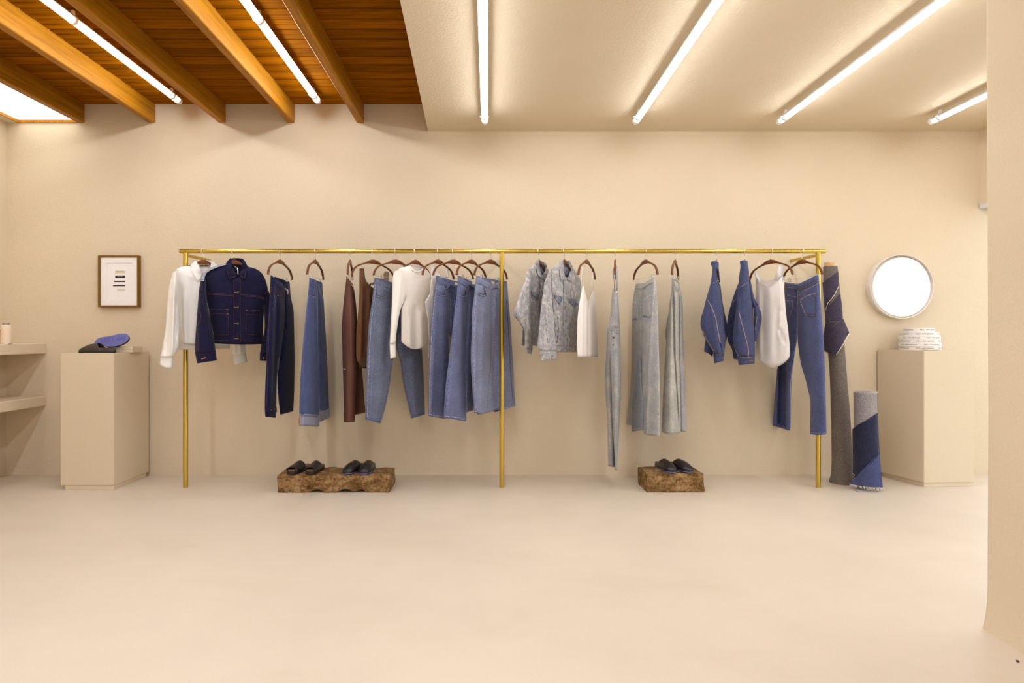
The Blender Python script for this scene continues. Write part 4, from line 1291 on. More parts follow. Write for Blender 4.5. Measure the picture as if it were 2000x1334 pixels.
g.tube('leg', [(1185.5, 648, 1200, 648), (1184, 690, 1200, 690), (1181.4, 735, 1199, 735), (1183, 774, 1199, 774), (1186, 822, 1200, 822), (1187.8, 910, 1202, 912)], M_BLEACH, 0.08, shift=0.10)
g.tube('leg', [(1186.5, 648, 1211.4, 648), (1190, 670, 1212, 693), (1194, 740, 1213, 758), (1196, 822, 1210.3, 822), (1199, 870, 1208, 870), (1201.5, 917.5, 1205.3, 918.5)], M_BLEACH, 0.10, [(1199, 660, 1203, 900, 1.5, 0.012)], shift=-0.02, crumple=0.006)
g.patch('waistband', [(1186, 637), (1198, 639), (1211, 644)], [(1186, 645), (1198, 648), (1211.2, 653)], M_BLEACH, 0.005, 8, 3)
g.line('side_seam', [(1198, 640), (1196, 690), (1198, 760), (1200.5, 830), (1203, 912)], M_SEAMB, 2.2)
g.line('bib_edge', [(1205, 580), (1199, 610), (1188, 638)], M_SEAMB, 1.6, 0.004)
g.line('pocket_edge', [(1196, 655), (1199, 675), (1203, 690), (1207, 680)], M_SEAML, 1.5)
g.line('buckle', [(1203.5, 565), (1207.5, 567), (1207, 572), (1203.8, 570.5)], M_STEEL, 1.3, 0.006)
g.line('buckle', [(1204, 527), (1208, 529)], M_STEEL, 1.5, 0.006)
g.button(1198.5, 659.5, M_BTNC, 0.008)
g.button(1197.5, 674, M_BTNC, 0.006)
g.button(1206.5, 572.5, M_BTN, 0.006)
g.line('waist_seam', [(1186, 646), (1198, 649), (1211, 654)], M_SEAMB, 1.2, 0.005)
g.line('hem_stitch', [(1188, 907), (1199, 909)], M_SEAML, 1.4)

# ================================================================ 17 bleached jeans, back view
pl = Plane(1260, -80)
hanger(1260, -80, 'wooden clip hanger holding the bleached jeans seen from the back', (-0.15, 0.13))
g = Garment('jeans', 'bleached wide jeans seen from the back with two patch pockets', 'jeans', pl)
g.tube('leg', [(1242, 554.5, 1258, 553), (1240.6, 560, 1259, 570), (1235.5, 591, 1258.5, 600), (1234, 645, 1256, 650), (1233.3, 690, 1254.5, 700), (1232.4, 740, 1253, 745), (1226, 800, 1256, 790), (1223.5, 829, 1256, 832)], M_BLEACH, 0.05, [(1238, 620, 1236, 740, 3, 0.008)], shift=0.03)
g.tube('inner_leg', [(1246, 700, 1252, 700), (1240, 750, 1254, 750), (1234.5, 790, 1256.5, 785), (1234, 842, 1256.8, 840)], denim('pale_leg_denim', lin(150, 155, 168), 1.15, 0.8, 0.3, 0.4), 0.04, shift=-0.02)
g.tube('leg', [(1254, 556, 1280, 540), (1255, 575, 1281.5, 560), (1254, 620, 1284.5, 600), (1252, 670, 1286.5, 672), (1254, 740, 1288.3, 740), (1256, 800, 1288.8, 800), (1257.5, 847.5, 1289, 853)], M_BLEACH, 0.055, [(1276, 570, 1262, 845, 3, 0.014), (1260, 600, 1257, 840, 3, -0.008)], shift=-0.03)
g.patch('waistband', [(1242.5, 556), (1256, 555), (1268, 546), (1280, 541.5)], [(1241, 564), (1255, 566), (1268, 556), (1280.8, 551)], M_BLEACH, 0.004, 14, 3)
g.patch('back_pocket', [(1236.5, 588.5), (1245, 589)], [(1235, 625), (1245.5, 624)], M_BLEACH, 0.004, 6, 6)
g.patch('back_pocket', [(1255.8, 584), (1272.5, 575)], [(1255.5, 618), (1270, 621)], M_BLEACH, 0.005, 8, 8)
g.line('pocket_stitch', [(1236.3, 589), (1245, 589.5), (1245.5, 624), (1235.3, 625)], M_SEAMB, 1.2, 0.007)
g.line('pocket_stitch', [(1256, 586), (1272.5, 577), (1270.3, 620.5), (1255.6, 617.5)], M_SEAMB, 1.2, 0.008)
g.line('pocket_stitch', [(1235.3, 625), (1240, 622), (1245.3, 624.5)], M_SEAMM, 1.6, 0.007)
g.line('pocket_stitch', [(1256, 617), (1263, 619.5), (1270, 620.5)], M_SEAMM, 1.6, 0.008)
g.line('yoke_seam', [(1240, 574), (1247, 580), (1254, 578), (1266, 568), (1281, 562)], M_SEAMB, 1.3)
g.line('seat_seam', [(1255, 562), (1252.5, 590), (1251, 640), (1251, 680)], M_SEAMB, 1.6)
g.line('side_seam', [(1279, 552), (1277, 590), (1273, 632), (1269.5, 690), (1266, 753), (1264.3, 848)], M_SEAMB, 2.6)
g.line('belt_loop', [(1277.5, 543), (1277, 554)], M_BLEACH, 2.4, 0.006)
g.line('inseam', [(1252, 715), (1245, 760), (1236.5, 800)], M_SEAML, 1.2)
for A in ([(1224, 826), (1236, 828)], [(1234.5, 838), (1246, 838), (1256.5, 836.5)], [(1258, 844), (1272, 846.5), (1288.8, 848)]):
    g.line('hem_stitch', A, M_SEAMB, 1.8)

# ================================================================ 18 bleached grey trousers
pl = Plane(1319, 6)
hanger(1319, 67, 'wooden clip hanger holding the pleated bleached trousers', (-0.12, 0.12))
g = Garment('jeans', 'bleached grey-white wide pleated jeans, side on', 'jeans', pl)
waist_back(g, (1313, 541, 1327, 552, 2), (1313, 560, 1328, 572), M_BLEACH2, 0.10, T=0.02)
g.tube('back_fold', [(1309, 600, 1312, 600), (1302, 630, 1312, 630), (1299.5, 655, 1312, 655), (1302, 668, 1312, 668)], M_BLEACH, 0.03, shift=0.10)
g.tube('leg', [(1322, 560, 1329, 566), (1323, 582, 1333.3, 587), (1324, 645, 1334, 645), (1324, 700, 1336, 700), (1325, 753, 1338, 753), (1326, 820, 1340, 820), (1327, 842, 1340.5, 843)], M_BLEACH, 0.07, shift=0.10)
g.tube('leg', [(1312, 542.4, 1325.5, 556), (1311.5, 564, 1325.5, 572), (1308, 591, 1325.7, 591), (1304, 626, 1325.8, 626), (1300, 686, 1326.5, 686), (1296, 753, 1328.4, 753), (1293.5, 810, 1329.5, 810), (1292, 843.5, 1329.7, 844, 5)],
       M_BLEACH2, 0.10, [(1315, 575, 1317, 690, 1.6, -0.03), (1317, 690, 1326, 830, 1.6, -0.03), (1312, 600, 1310, 830, 6, 0.010), (1321, 580, 1322, 690, 3, 0.012)], crumple=0.004)
g.patch('waistband', [(1312.5, 545), (1319, 551), (1325.5, 560)], [(1312, 553), (1318.5, 560), (1325, 570)], M_BLEACH2, 0.005, 8, 3)
g.line('belt_loop', [(1315, 548), (1314.3, 562)], M_BLEACH, 2.4, 0.008)
g.line('belt_loop', [(1322, 556), (1321, 569)], M_BLEACH, 2.2, 0.008)
g.line('pocket_edge', [(1324.5, 575), (1328, 585), (1333, 587)], M_SEAMB, 1.4)
g.line('pleat_edge', [(1313.5, 566), (1315.5, 600), (1316.5, 640), (1317.5, 690), (1322.5, 753), (1327, 834)], M_SEAMB, 1.2)
g.line('side_seam', [(1325, 745), (1327.5, 800), (1328.5, 840)], M_SEAMB, 1.5)
g.line('belt_tie', [(1325, 562), (1327, 568), (1326.5, 576)], M_TAG, 1.3, 0.006)
g.line('hem_stitch', [(1293, 840), (1308, 843.5), (1328, 840.5)], M_SEAMB, 1.8)

# ================================================================ 19 blue jacket, edge on
pl = Plane(1399, 0)
hanger(1399, 68, 'wooden hanger hidden inside the first blue denim jacket', inside=0.36)
g = Garment('denim_jacket', 'blue denim jacket seen edge-on, left of the matching pair', 'jacket', pl, hang_y=512)
g.tube('body', [(1394, 545, 1407, 556), (1392, 575, 1411, 588), (1388, 610, 1416, 615), (1384, 640, 1421.8, 643), (1380, 655, 1420, 657), (1377.5, 666, 1418, 668), (1375, 687, 1392, 692)], M_JKT, 0.05, shift=0.12)
g.tube('back_hem', [(1378, 664, 1394, 668), (1375.2, 686, 1392, 691), (1382.5, 689, 1392, 697)], M_JKT, 0.03, shift=0.07)
g.tube('sleeve', [(1391, 516, 1400, 516), (1391, 527, 1400, 528), (1387, 556, 1404, 549), (1380, 580, 1407.5, 573), (1374, 605, 1411, 594), (1368.5, 625, 1414, 630), (1368, 632, 1414.5, 640), (1373, 652, 1417, 663), (1382, 670, 1416, 678), (1393, 688, 1414, 692)],
       M_JKT, 0.09, [(1397, 560, 1397, 690, 9, 0.012), (1386, 590, 1404, 690, 2, 0.008)], crumple=0.006)
g.tube('cuff', [(1392, 685.5, 1415, 686), (1395, 709.5, 1413.3, 705)], M_JKT, 0.075)
g.tube('collar', [(1388.3, 511.5, 1403.5, 512, -1.5), (1388.5, 516.5, 1404, 518, -3), (1391, 521, 1403, 530, -2)], M_JKT, 0.07, shift=-0.005, cast=True)
g.tube('collar', [(1400.5, 520, 1403.5, 520), (1401, 535, 1405, 537), (1403, 549, 1406.5, 553)], M_INDIGO, 0.02, shift=-0.03, cast=False)
g.line('collar_seam', [(1389, 517.5), (1395, 515.6), (1403, 518.5)], M_SEAMM, 1.3)
g.line('yoke_seam', [(1387.5, 555.5), (1395, 552), (1404, 547.5)], M_SEAMT, 1.6)
g.line('elbow_seam', [(1381, 584), (1390, 600), (1398, 622), (1402, 645), (1407, 670)], M_SEAMT, 1.9)
g.line('sleeve_seam', [(1370.5, 641), (1380, 662), (1394, 685)], M_SEAMT, 1.8)
g.line('cuff_slit', [(1407, 670), (1410, 682), (1410.5, 697)], M_INDIGO, 1.6, 0.004)
g.line('cuff_seam', [(1394, 693), (1405, 691.5), (1414, 693)], M_SEAMT, 1.3)
g.button(1411, 699, M_BTN, 0.006)

# ================================================================ 20 blue jacket, turned a little
pl = Plane(1454, -4)
hanger(1454, 69, 'wooden hanger hidden inside the second blue denim jacket', inside=0.36)
g = Garment('denim_jacket', 'blue denim jacket seen edge-on with brass cuff button, beside the gauzy white vest', 'jacket', pl, hang_y=510)
g.tube('body', [(1446, 545, 1462, 545), (1438.6, 562, 1466, 570), (1428.7, 591, 1470, 595), (1420.6, 627, 1472, 625), (1419.8, 650, 1470, 655), (1421, 665, 1466, 670), (1429.6, 682, 1455, 685), (1432.3, 701, 1446, 703)], M_JKT, 0.03, [(1437, 590, 1432, 680, 4, -0.012)], shift=0.19)
g.tube('sleeve', [(1462, 545, 1466, 548), (1464, 575, 1473, 580), (1467, 592, 1480, 594), (1472, 606, 1486, 609), (1473, 620, 1488, 619.5), (1472, 648, 1482.7, 648), (1472, 666, 1477, 667)], M_JKT, 0.035, [(1472, 598, 1484, 592, 2, -0.02)], shift=0.0)
g.tube('sleeve', [(1446.5, 516, 1460.5, 516), (1445.5, 525, 1462.3, 524), (1442.5, 550, 1464, 550), (1440.5, 580, 1467.5, 580), (1438.5, 600, 1470, 603), (1434, 630, 1472, 627), (1431.4, 660, 1474.5, 660), (1435, 682, 1475, 684), (1440, 695, 1474.5, 696)],
       M_JKT, 0.09, [(1456, 530, 1455, 690, 10, 0.010), (1443, 570, 1442, 650, 2.5, 0.012), (1469.5, 560, 1473.5, 690, 1.6, 0.012)], crumple=0.006)
g.tube('cuff', [(1439, 691, 1474.8, 692), (1443, 712.8, 1473.8, 710)], M_JKT, 0.075)
g.tube('collar', [(1445.3, 510, 1459.5, 509.5, -1.5), (1445.2, 515, 1460.5, 516, -3), (1447, 520, 1461, 521, -2)], M_JKT, 0.075, shift=-0.005)
g.line('collar_seam', [(1446, 517.5), (1453, 514.5), (1460.5, 519)], M_SEAMM, 1.3)
g.line('yoke_seam', [(1441, 563.5), (1450, 558.5), (1463, 550.5)], M_SEAMT, 1.8)
g.line('elbow_seam', [(1442, 606), (1448, 628), (1454, 650), (1460, 674)], M_SEAMT, 1.9)
g.line('cuff_slit', [(1460, 674), (1462, 684), (1461, 699)], M_SEAMT, 2.4, 0.004)
g.line('cuff_seam', [(1440.5, 697), (1456, 698.5), (1474, 697.5)], M_SEAMT, 1.4)
g.line('sleeve_seam', [(1431.8, 672), (1436, 682), (1442, 695)], M_SEAMT, 1.4)
g.line('front_seam', [(1479, 617), (1474.5, 645)], M_SEAMT, 1.2)
g.line('yoke_seam', [(1430, 592), (1438, 584)], M_SEAMT, 1.2)
g.button(1465.5, 704, M_BTN, 0.0085)
g.line('buttonhole', [(1468, 704), (1470.5, 704)], M_SEAMO, 1.4, 0.004)

# ================================================================ 21 gauzy white vest
pl = Plane(1504.5, -71)
hanger(1504.5, -71, 'wooden hanger carrying the gauzy white vest')
g = Garment('vest_top', 'gauzy white vest top with curved hem in front of the classic blue jeans', 'top', pl)
g.tube('body', [(1476, 546, 1527, 540, 16), (1476, 562, 1531, 562, 4), (1476, 590, 1533, 585), (1476, 618, 1536, 618), (1476, 666, 1540.5, 655), (1477.5, 690, 1543, 690, 4), (1481, 704, 1541, 699.5, 16)], M_SHEER, 0.04,
       [(1482, 560, 1484, 690, 3, 0.012), (1492, 570, 1492, 700, 4, -0.010), (1505, 570, 1506, 700, 6, 0.010), (1524.5, 610, 1521, 660, 2.5, 0.022), (1522, 640, 1534, 670, 2.5, -0.018), (1519, 600, 1516, 700, 4, -0.01)], crumple=0.007)
strip(g, 'strap', [(1476, 529.5, 0.0), (1479, 540, 0.0), (1484, 552, -0.01)], M_SHEER, [6, 8, 13], 0.004)
strip(g, 'strap', [(1525, 519, 0.0), (1523, 532, 0.0), (1520, 549, -0.01)], M_SHEER, [9, 13, 18], 0.004)
g.line('neck_edge', [(1480, 549.5), (1488, 555), (1496, 558.6), (1504, 558.9), (1512, 555.5), (1520, 549)], M_WHITE, 1.2)
g.line('armhole_edge', [(1521.5, 545), (1523.5, 575), (1525, 605)], M_WHITE, 1.2)
g.line('armhole_edge', [(1529.5, 540), (1530.5, 575), (1530, 601), (1525, 605)], M_WHITE, 1.2)

# ================================================================ 22 classic blue jeans, back view
pl = Plane(1566, -79)
hanger(1566, -79, 'wooden clip hanger at the rail end holding the classic blue jeans', (-0.13, 0.16))
g = Garment('jeans', 'classic blue straight jeans seen from the back at the rail end', 'jeans', pl)
g.tube('leg', [(1532.5, 551, 1560, 555), (1532, 565, 1560, 575), (1533, 590, 1559, 600), (1532, 620, 1558.5, 630), (1530, 660, 1557, 661), (1524, 690, 1551, 695), (1517, 732, 1545.6, 732), (1513.4, 775, 1543, 775), (1509, 830.5, 1543, 841)], M_JEAN22, 0.05,
       [(1521.5, 700, 1517.5, 845, 0.9, -0.10, 's'), (1536, 700, 1535, 850, 0.9, 0.10, 's')], shift=0.03, back=2.2)
g.tube('leg', [(1557, 556, 1598, 536), (1557.5, 575, 1600.5, 556), (1557.5, 610, 1604, 610), (1557.6, 655, 1608.5, 660), (1563, 704, 1610.5, 700), (1574.7, 747, 1612, 747), (1583, 790, 1613, 785), (1582, 847.5, 1614.5, 847.5, 2)], M_JEAN22, 0.055,
       [(1593.5, 570, 1591.5, 665, 1.6, 0.028, 's'), (1591.5, 665, 1584.5, 800, 1.6, 0.028, 's')], shift=-0.03)
g.patch('waistband', [(1533, 552), (1548, 554), (1559, 555.5), (1572, 549), (1597.5, 537)], [(1533, 560), (1548, 562), (1559, 565), (1573, 559), (1599, 546.5)], M_JEAN22, 0.005, 16, 3)
g.line('waist_stitch', [(1533, 560.5), (1548, 562.5), (1559, 565.5), (1573, 559.5), (1599, 547)], M_SEAMT, 1.1, 0.006)
g.line('waist_stitch', [(1533.5, 553), (1548, 555), (1559, 556.5)], M_SEAML, 1.4, 0.006)
g.line('belt_loop', [(1557.5, 554), (1557, 567)], M_JEAN22, 2.6, 0.009)
g.line('belt_loop', [(1592, 541), (1593, 552)], M_JEAN22, 2.8, 0.009)
g.line('yoke_seam', [(1533, 573), (1543, 578), (1557, 580.5)], M_SEAMT, 1.3)
g.line('yoke_seam', [(1559, 579), (1570, 568), (1585, 561), (1598, 554)], M_SEAMT, 1.3)
g.line('seat_seam', [(1558, 566), (1557.5, 600), (1557.5, 650)], M_SEAMT, 1.5)
g.patch('back_pocket', [(1562.5, 585), (1578, 576), (1593.5, 572)], [(1573.5, 616), (1583, 617), (1592.5, 616.5)], M_JEAN22, 0.004, 8, 8)
g.patch('back_pocket', [(1533.5, 586), (1549.5, 588)], [(1534, 618), (1541, 624)], M_JEAN22, 0.004, 8, 8)
g.line('pocket_stitch', [(1562.8, 586), (1578, 577.5), (1593.5, 573)], M_SEAMT, 2.2, 0.007)
g.line('pocket_stitch', [(1563, 588), (1568, 602), (1573.5, 615.5), (1592, 616.5)], M_SEAMT, 1.5, 0.007)
g.line('pocket_stitch', [(1534, 587), (1549.5, 588.5), (1546, 605), (1541, 622)], M_SEAMT, 1.4, 0.007)
g.line('inseam', [(1556, 664), (1551, 695), (1546.5, 732), (1544, 780), (1543.5, 835)], M_SEAMM, 1.2)
g.line('inseam', [(1558.5, 662), (1564, 705), (1575.5, 747), (1584, 780)], M_SEAMM, 1.2)
g.line('side_seam', [(1518.5, 720), (1515.5, 775), (1512, 828)], M_SEAMM, 1.6)
g.line('hem_stitch', [(1509.5, 827), (1525, 831), (1542.5, 837.5)], M_SEAMM, 1.6)
hem_band(g, [(1582.2, 843.5), (1598, 844.5), (1614, 843.5)], [(1582, 847.3), (1598, 848.8), (1614.3, 847.4)], M_SEAMM)

# ================================================================ OBJECTS ON THE FLOOR, SHELVES AND WALL
# ---------------------------------------------------------------- old timber blocks
def old_timber(name):
    m, nt, b = mat_new(name)
    n1 = noise_tex(nt, 9, 8, 0.7, stretch=(1, 2.5, 2.5))
    r1 = ramp(nt, n1.outputs[0], [(0.30, lin(62, 46, 30)), (0.44, lin(124, 92, 52)), (0.56, lin(160, 126, 86)), (0.74, lin(186, 154, 116))])
    n2 = noise_tex(nt, 60, 5, 0.7)
    r2 = ramp(nt, n2.outputs[0], [(0.36, (0.30, 0.26, 0.22)), (0.52, (1, 1, 1))])
    mm = nt.nodes.new('ShaderNodeMixRGB')
    mm.blend_type = 'MULTIPLY'
    mm.inputs[0].default_value = 0.85
    nt.links.new(r1.outputs[0], mm.inputs[1])
    nt.links.new(r2.outputs[0], mm.inputs[2])
    nt.links.new(mm.outputs[0], b.inputs['Base Color'])
    b.inputs['Roughness'].default_value = 0.9
    b.inputs['Specular IOR Level'].default_value = 0.15
    bump(nt, b, n2.outputs[0], 0.8, 0.01)
    return m
M_OLD = old_timber('weathered_sleeper')

def timber(x0, x1, y0, y1, h, label, seed, notch=(), crack=None):
    bm = bmesh.new()
    add_box(bm, (x0, y0, 0), (x1, y1, h))
    bmesh.ops.subdivide_edges(bm, edges=bm.edges[:], cuts=1, use_grid_fill=True)
    nx = 44
    bm.free()
    bm = bmesh.new()
    # skin of a box: rings along x
    sec = []
    ny, nz = 12, 9
    for i in range(ny + 1): sec.append((i / ny, 0.0))
    for i in range(1, nz + 1): sec.append((1.0, i / nz))
    for i in range(ny - 1, -1, -1): sec.append((i / ny, 1.0))
    for i in range(nz - 1, 0, -1): sec.append((0.0, i / nz))
    rings = []
    for k in range(nx + 1):
        u = k / nx
        ring = []
        for (v, w) in sec:
            x, y, z = x0 + (x1 - x0) * u, y0 + (y1 - y0) * v, h * w
            q = Vector((x * 9 + seed, y * 9, z * 9))
            q2 = Vector((x * 30 + seed, y * 45, z * 45))
            e = noise.noise(q) * 0.010 + noise.noise(q2) * 0.006
            cy, cz = y - (y0 + y1) / 2, z - h / 2
            if v in (0.0, 1.0) and w in (0.0, 1.0):
                e -= 0.006
            dy_ = e * (1 if v == 1.0 else -1 if v == 0.0 else 0)
            dz_ = e * (0.8 if w == 1.0 else 0)
            z2 = z + dz_
            if w == 0.0 or z < 0.02:
                for (c, wd, d) in notch:
                    t = math.exp(-((x - c) / wd) ** 2) * (1 - v) ** 0.5
                    z2 += d * t
                    dy_ += 0.015 * t
                    z2 += t * 0.012 * noise.noise(Vector((x * 55, y * 20, 1.0)))
            if w == 0.0:
                z2 = max(0.0, z2)
            if crack:
                cx0, cz0, cx1, cz1 = crack
                tt = (x - cx0) / (cx1 - cx0)
                if v == 0.0:
                    dy_ += 0.012 * math.exp(-((z - (cz0 + (cz1 - cz0) * tt)) / 0.006) ** 2)
            dx_ = (noise.noise(Vector((y * 14 + seed, z * 14, k))) * 0.008) if k in (0, nx) else 0
            ring.append(bm.verts.new((x + dx_, y + dy_, z2)))
        rings.append(ring)
    n = len(sec)
    for a, b in zip(rings, rings[1:]):
        for i in range(n):
            bm.faces.new((a[i], a[(i + 1) % n], b[(i + 1) % n], b[i]))
    bm.faces.new(rings[0]); bm.faces.new(rings[-1])
    bmesh.ops.triangulate(bm, faces=[f for f in bm.faces if len(f.verts) > 4])
    o = sharp(obj('timber_block', bm, M_OLD, None, loc=((x0 + x1) / 2, (y0 + y1) / 2, 0)), 40)
    return tag(o, label, 'timber block', 'weathered timber blocks')
L1H, L2H = 0.126, 0.134
timber(wx(541.5, 4.31), wx(760, 4.31), 4.31, 4.585, L1H, 'long weathered timber block under the two pairs of black slippers', 3.0, ((wx(618, 4.31), 0.04, 0.02), (wx(675, 4.31), 0.05, 0.026), (wx(705, 4.31), 0.03, 0.018)))
timber(wx(1264, 4.32), wx(1375, 4.32), 4.32, 4.58, L2H, 'short weathered timber block under the bleached jeans', 11.0, (), (wx(1264, 4.32), 0.112, wx(1375, 4.32), 0.140))

# ---------------------------------------------------------------- slippers
M_LEA = plain('black_leather', lin(38, 31, 29), 0.32, 0, 0.12, 60, 0.06)
M_LEAB = plain('dark_brown_leather', lin(54, 40, 32), 0.5, 0, 0.25, 25, 0.06)
M_INS = plain('tan_insole', lin(120, 84, 48), 0.7)
M_BLUE = plain('blue_rubber_sole', lin(98, 98, 158), 0.6, 0, 0.05)
M_BLACKS = plain('black_sole_edge', lin(26, 22, 24), 0.5)
M_BLUED = plain('blue_sole_recess', lin(74, 78, 150), 0.7)

def sole_outline(n=36, L=0.27, W=0.098, side=1):
    """Foot-shaped outline, toe at +y; side bends the toe inwards."""
    pts = []
    for k in range(n):
        a = 2 * math.pi * k / n
        s, c = math.sin(a), math.cos(a)
        y = s * L / 2
        t = (s + 1) / 2
        w = W / 2 * (0.72 + 0.34 * t - 0.10 * math.sin(math.pi * t) ** 2)
        e = abs(c) ** 0.75 * (1 if c >= 0 else -1)
        pts.append((e * w + side * 0.010 * (t - 0.5), y))
    return pts

def slipper(name, label, loc, rz, side=1, open_toe=False, group=None, mats=None, tilt=None, dark_sole=False):
    """Backless leather slipper: sole, insole and a vault-shaped upper over the toe half."""
    lea = mats or M_LEA
    t = thing(name, label, 'shoe', loc, group)
    t.rotation_euler = tilt if tilt else (0, 0, rz)
    O = sole_outline(side=side)
    def slab(nm, k, z0, z1, mat, bev=0.0015):
        bm = bmesh.new()
        add_prism(bm, [(x * k, y * (1 - (1 - k) * 0.4)) for x, y in O], z0, z1, bev)
        return sharp(obj(nm, bm, mat, t, loc=(0, 0, 0)), 40)
    slab('outsole', 1.06, 0.0, 0.005, M_BLACKS if dark_sole else M_BLUE)
    slab('midsole', 1.03, 0.005, 0.020, M_BLACKS)
    slab('insole', 0.93, 0.0195, 0.024, M_INS)
    bm = bmesh.new()
    rows, outer, inner = 14, [], []
    y0, y1 = (-0.005, 0.108) if open_toe else (-0.008, 0.134)
    for j in range(rows + 1):
        u = j / rows
        y = y0 + (y1 - y0) * u
        tt = (y / 0.27 + 0.5)
        s = max(-1, min(1, y / 0.135))
        w = 0.098 / 2 * (0.72 + 0.34 * tt - 0.10 * math.sin(math.pi * tt) ** 2) * max(0.05, (1 - abs(s) ** 4.0)) ** 0.42 * 1.02
        hgt = (0.072 - 0.024 * u) if open_toe else (0.074 - 0.020 * u - 0.042 * max(0, u - 0.45) ** 1.0 - 0.012 * u ** 8)
        cx_ = side * 0.010 * (tt - 0.5)
        ro, ri = [], []
        for i in range(17):
            a = math.pi * i / 16
            px_ = math.cos(a)
            yy = y + (0.04 * (1 - math.sin(a)) * -1.0 if not open_toe else -0.018 * (1 - math.sin(a))) * (1 - u)
            if open_toe:
                yy += 0.012 * (1 - math.sin(a)) * u
            zz = 0.018 + (hgt - 0.018) * math.sin(a) ** 0.75
            ro.append(bm.verts.new((cx_ + px_ * w, yy, zz)))
            ri.append(bm.verts.new((cx_ + px_ * (w - 0.003), yy, max(0.018, zz - 0.0035))))
        outer.append(ro); inner.append(ri)
    for j in range(rows):
        for i in range(16):
            bm.faces.new((outer[j][i], outer[j][i + 1], outer[j + 1][i + 1], outer[j + 1][i]))
            bm.faces.new((inner[j][i], inner[j + 1][i], inner[j + 1][i + 1], inner[j][i + 1]))
    for (a, b) in ((outer[0], inner[0]), (outer[-1], inner[-1])):
        for i in range(16):
            bm.faces.new((a[i], a[i + 1], b[i + 1], b[i]))
    up = obj('upper', bm, lea, t, loc=(0, 0, 0))
    if not open_toe:                                  # low wall round the heel, falling from the vamp
        bm = bmesh.new()
        ro, ri = [], []
        for k in range(25):
            a = math.pi * (1.0 + k / 24)
            s, c = math.sin(a), math.cos(a)
            y = s * 0.135 - 0.022 * (1 + s)
            tt = (s + 1) / 2
            w = 0.049 * (0.72 + 0.34 * tt - 0.10 * math.sin(math.pi * tt) ** 2)
            e = abs(c) ** 0.75 * (1 if c >= 0 else -1)
            h = 0.027 + 0.015 * (1 + s)
            x = e * w * 0.95 + side * 0.010 * (tt - 0.5)
            n_ = Vector((x, y, 0)).normalized()
            ro.append((bm.verts.new((x, y, 0.016)), bm.verts.new((x, y, h))))
            ri.append((bm.verts.new((x - n_.x * 0.003, y - n_.y * 0.003, 0.016)), bm.verts.new((x - n_.x * 0.003, y - n_.y * 0.003, h))))
        for k in range(24):
            bm.faces.new((ro[k][0], ro[k + 1][0], ro[k + 1][1], ro[k][1]))
            bm.faces.new((ri[k][0], ri[k][1], ri[k + 1][1], ri[k + 1][0]))
            bm.faces.new((ro[k][1], ro[k + 1][1], ri[k + 1][1], ri[k][1]))
        obj('heel_wall', bm, lea, t, loc=(0, 0, 0))
    return t

def put(pxl, y, d):
    return Vector((wx(pxl, d), d, y))
d = 4.45
z1 = L1H + 0.006
for pxl, sd, rz, lab in ((585, 1, 2.98, 'first open-toe black leather slide from the left end of the long timber block'), (617, -1, 3.02, 'second open-toe black leather slide on the long timber block')):
    slipper('slipper', lab, put(pxl, z1, d - 0.01), rz, sd, True, 'black slippers on the timber blocks', dark_sole=True)
for pxl, sd, rz, lab in ((692.5, 1, 2.90, 'first closed-toe black leather slipper on the long timber block'), (719, -1, 3.02, 'closed-toe black leather slipper nearest the right end of the long timber block')):
    slipper('slipper', lab, put(pxl, z1, d - 0.01), rz, sd, False, 'black slippers on the timber blocks')
z2 = L2H + 0.006
for pxl, sd, rz, lab in ((1298.5, 1, 3.36, 'closed-toe black slipper on the short timber block, left of the pair'), (1326.5, -1, 3.46, 'closed-toe black slipper on the short timber block, right of the pair')):
    slipper('slipper', lab, put(pxl, z2, 4.455), rz, sd, False, 'black slippers on the timber blocks')

# ---------------------------------------------------------------- slippers on the left pedestal
PZ = 0.989
slipper('slipper', 'dark brown leather slipper in profile standing on the pedestal', Vector((wx(190.5, 4.50), 4.50, PZ)), math.pi / 2, 1, False, 'display slippers on the pedestal', M_LEAB, dark_sole=True)
# the other one leans on a block with its blue sole towards the room
bl = thing('display_block', 'two stacked sand coloured blocks propping the blue-soled slipper', 'display block', Vector((wx(234, 4.62), 4.66, PZ)))
for z0, z1_ in ((0.0, 0.0235), (0.0235, 0.047)):
    bm = bmesh.new(); add_box(bm, (wx(209.5, 4.58), 4.585, PZ + z0 + 0.0004), (wx(258, 4.58), 4.72, PZ + z1_), 0.0015)
    sharp(obj('slab', bm, M_PED, bl), 30)
sl = thing('slipper', 'dark slipper propped up to show its lettered blue rubber sole', 'shoe', Vector((wx(218, 4.55), 4.56, PZ + 0.04)), 'display slippers on the pedestal')
dd = 4.555
op = [(184, 670.5), (185.5, 667), (188.8, 663), (193, 660.2), (198, 658.6), (204, 657.8), (210.6, 657), (218, 655.6), (226, 653.8), (232, 652.3), (238, 651.6), (243, 651.7), (247, 652.6), (250, 655), (251.2, 658.5), (250.6, 662.5), (247, 667), (242.5, 670), (235, 673.5), (226, 676), (217, 676.8), (209, 676.6), (203, 674.8), (199.4, 673), (194, 674.5), (188, 675), (185, 673.5)]
def tilt_d(y):
    return dd + (664 - y) * 0.0012
bm = bmesh.new()
fr = [bm.verts.new(px(x, y, tilt_d(y))) for x, y in op]
c = px(218, 665, dd)
lay = [fr]
for k, (dep, shx, shz) in enumerate(((0.008, 0.0, -0.001), )):
    lay.append([bm.verts.new(v.co + Vector((shx, dep, shz))) for v in fr])
bm.faces.new(fr)
n = len(op)
for a, b in zip(lay, lay[1:]):
    for i in range(n):
        bm.faces.new((a[i], a[(i + 1) % n], b[(i + 1) % n], b[i]))
bm.faces.new(lay[-1][::-1])
sharp(obj('outsole', bm, M_BLUE, sl), 40)
bm = bmesh.new()
a = [bm.verts.new(px(x, y, tilt_d(y) + 0.008)) for x, y in op]
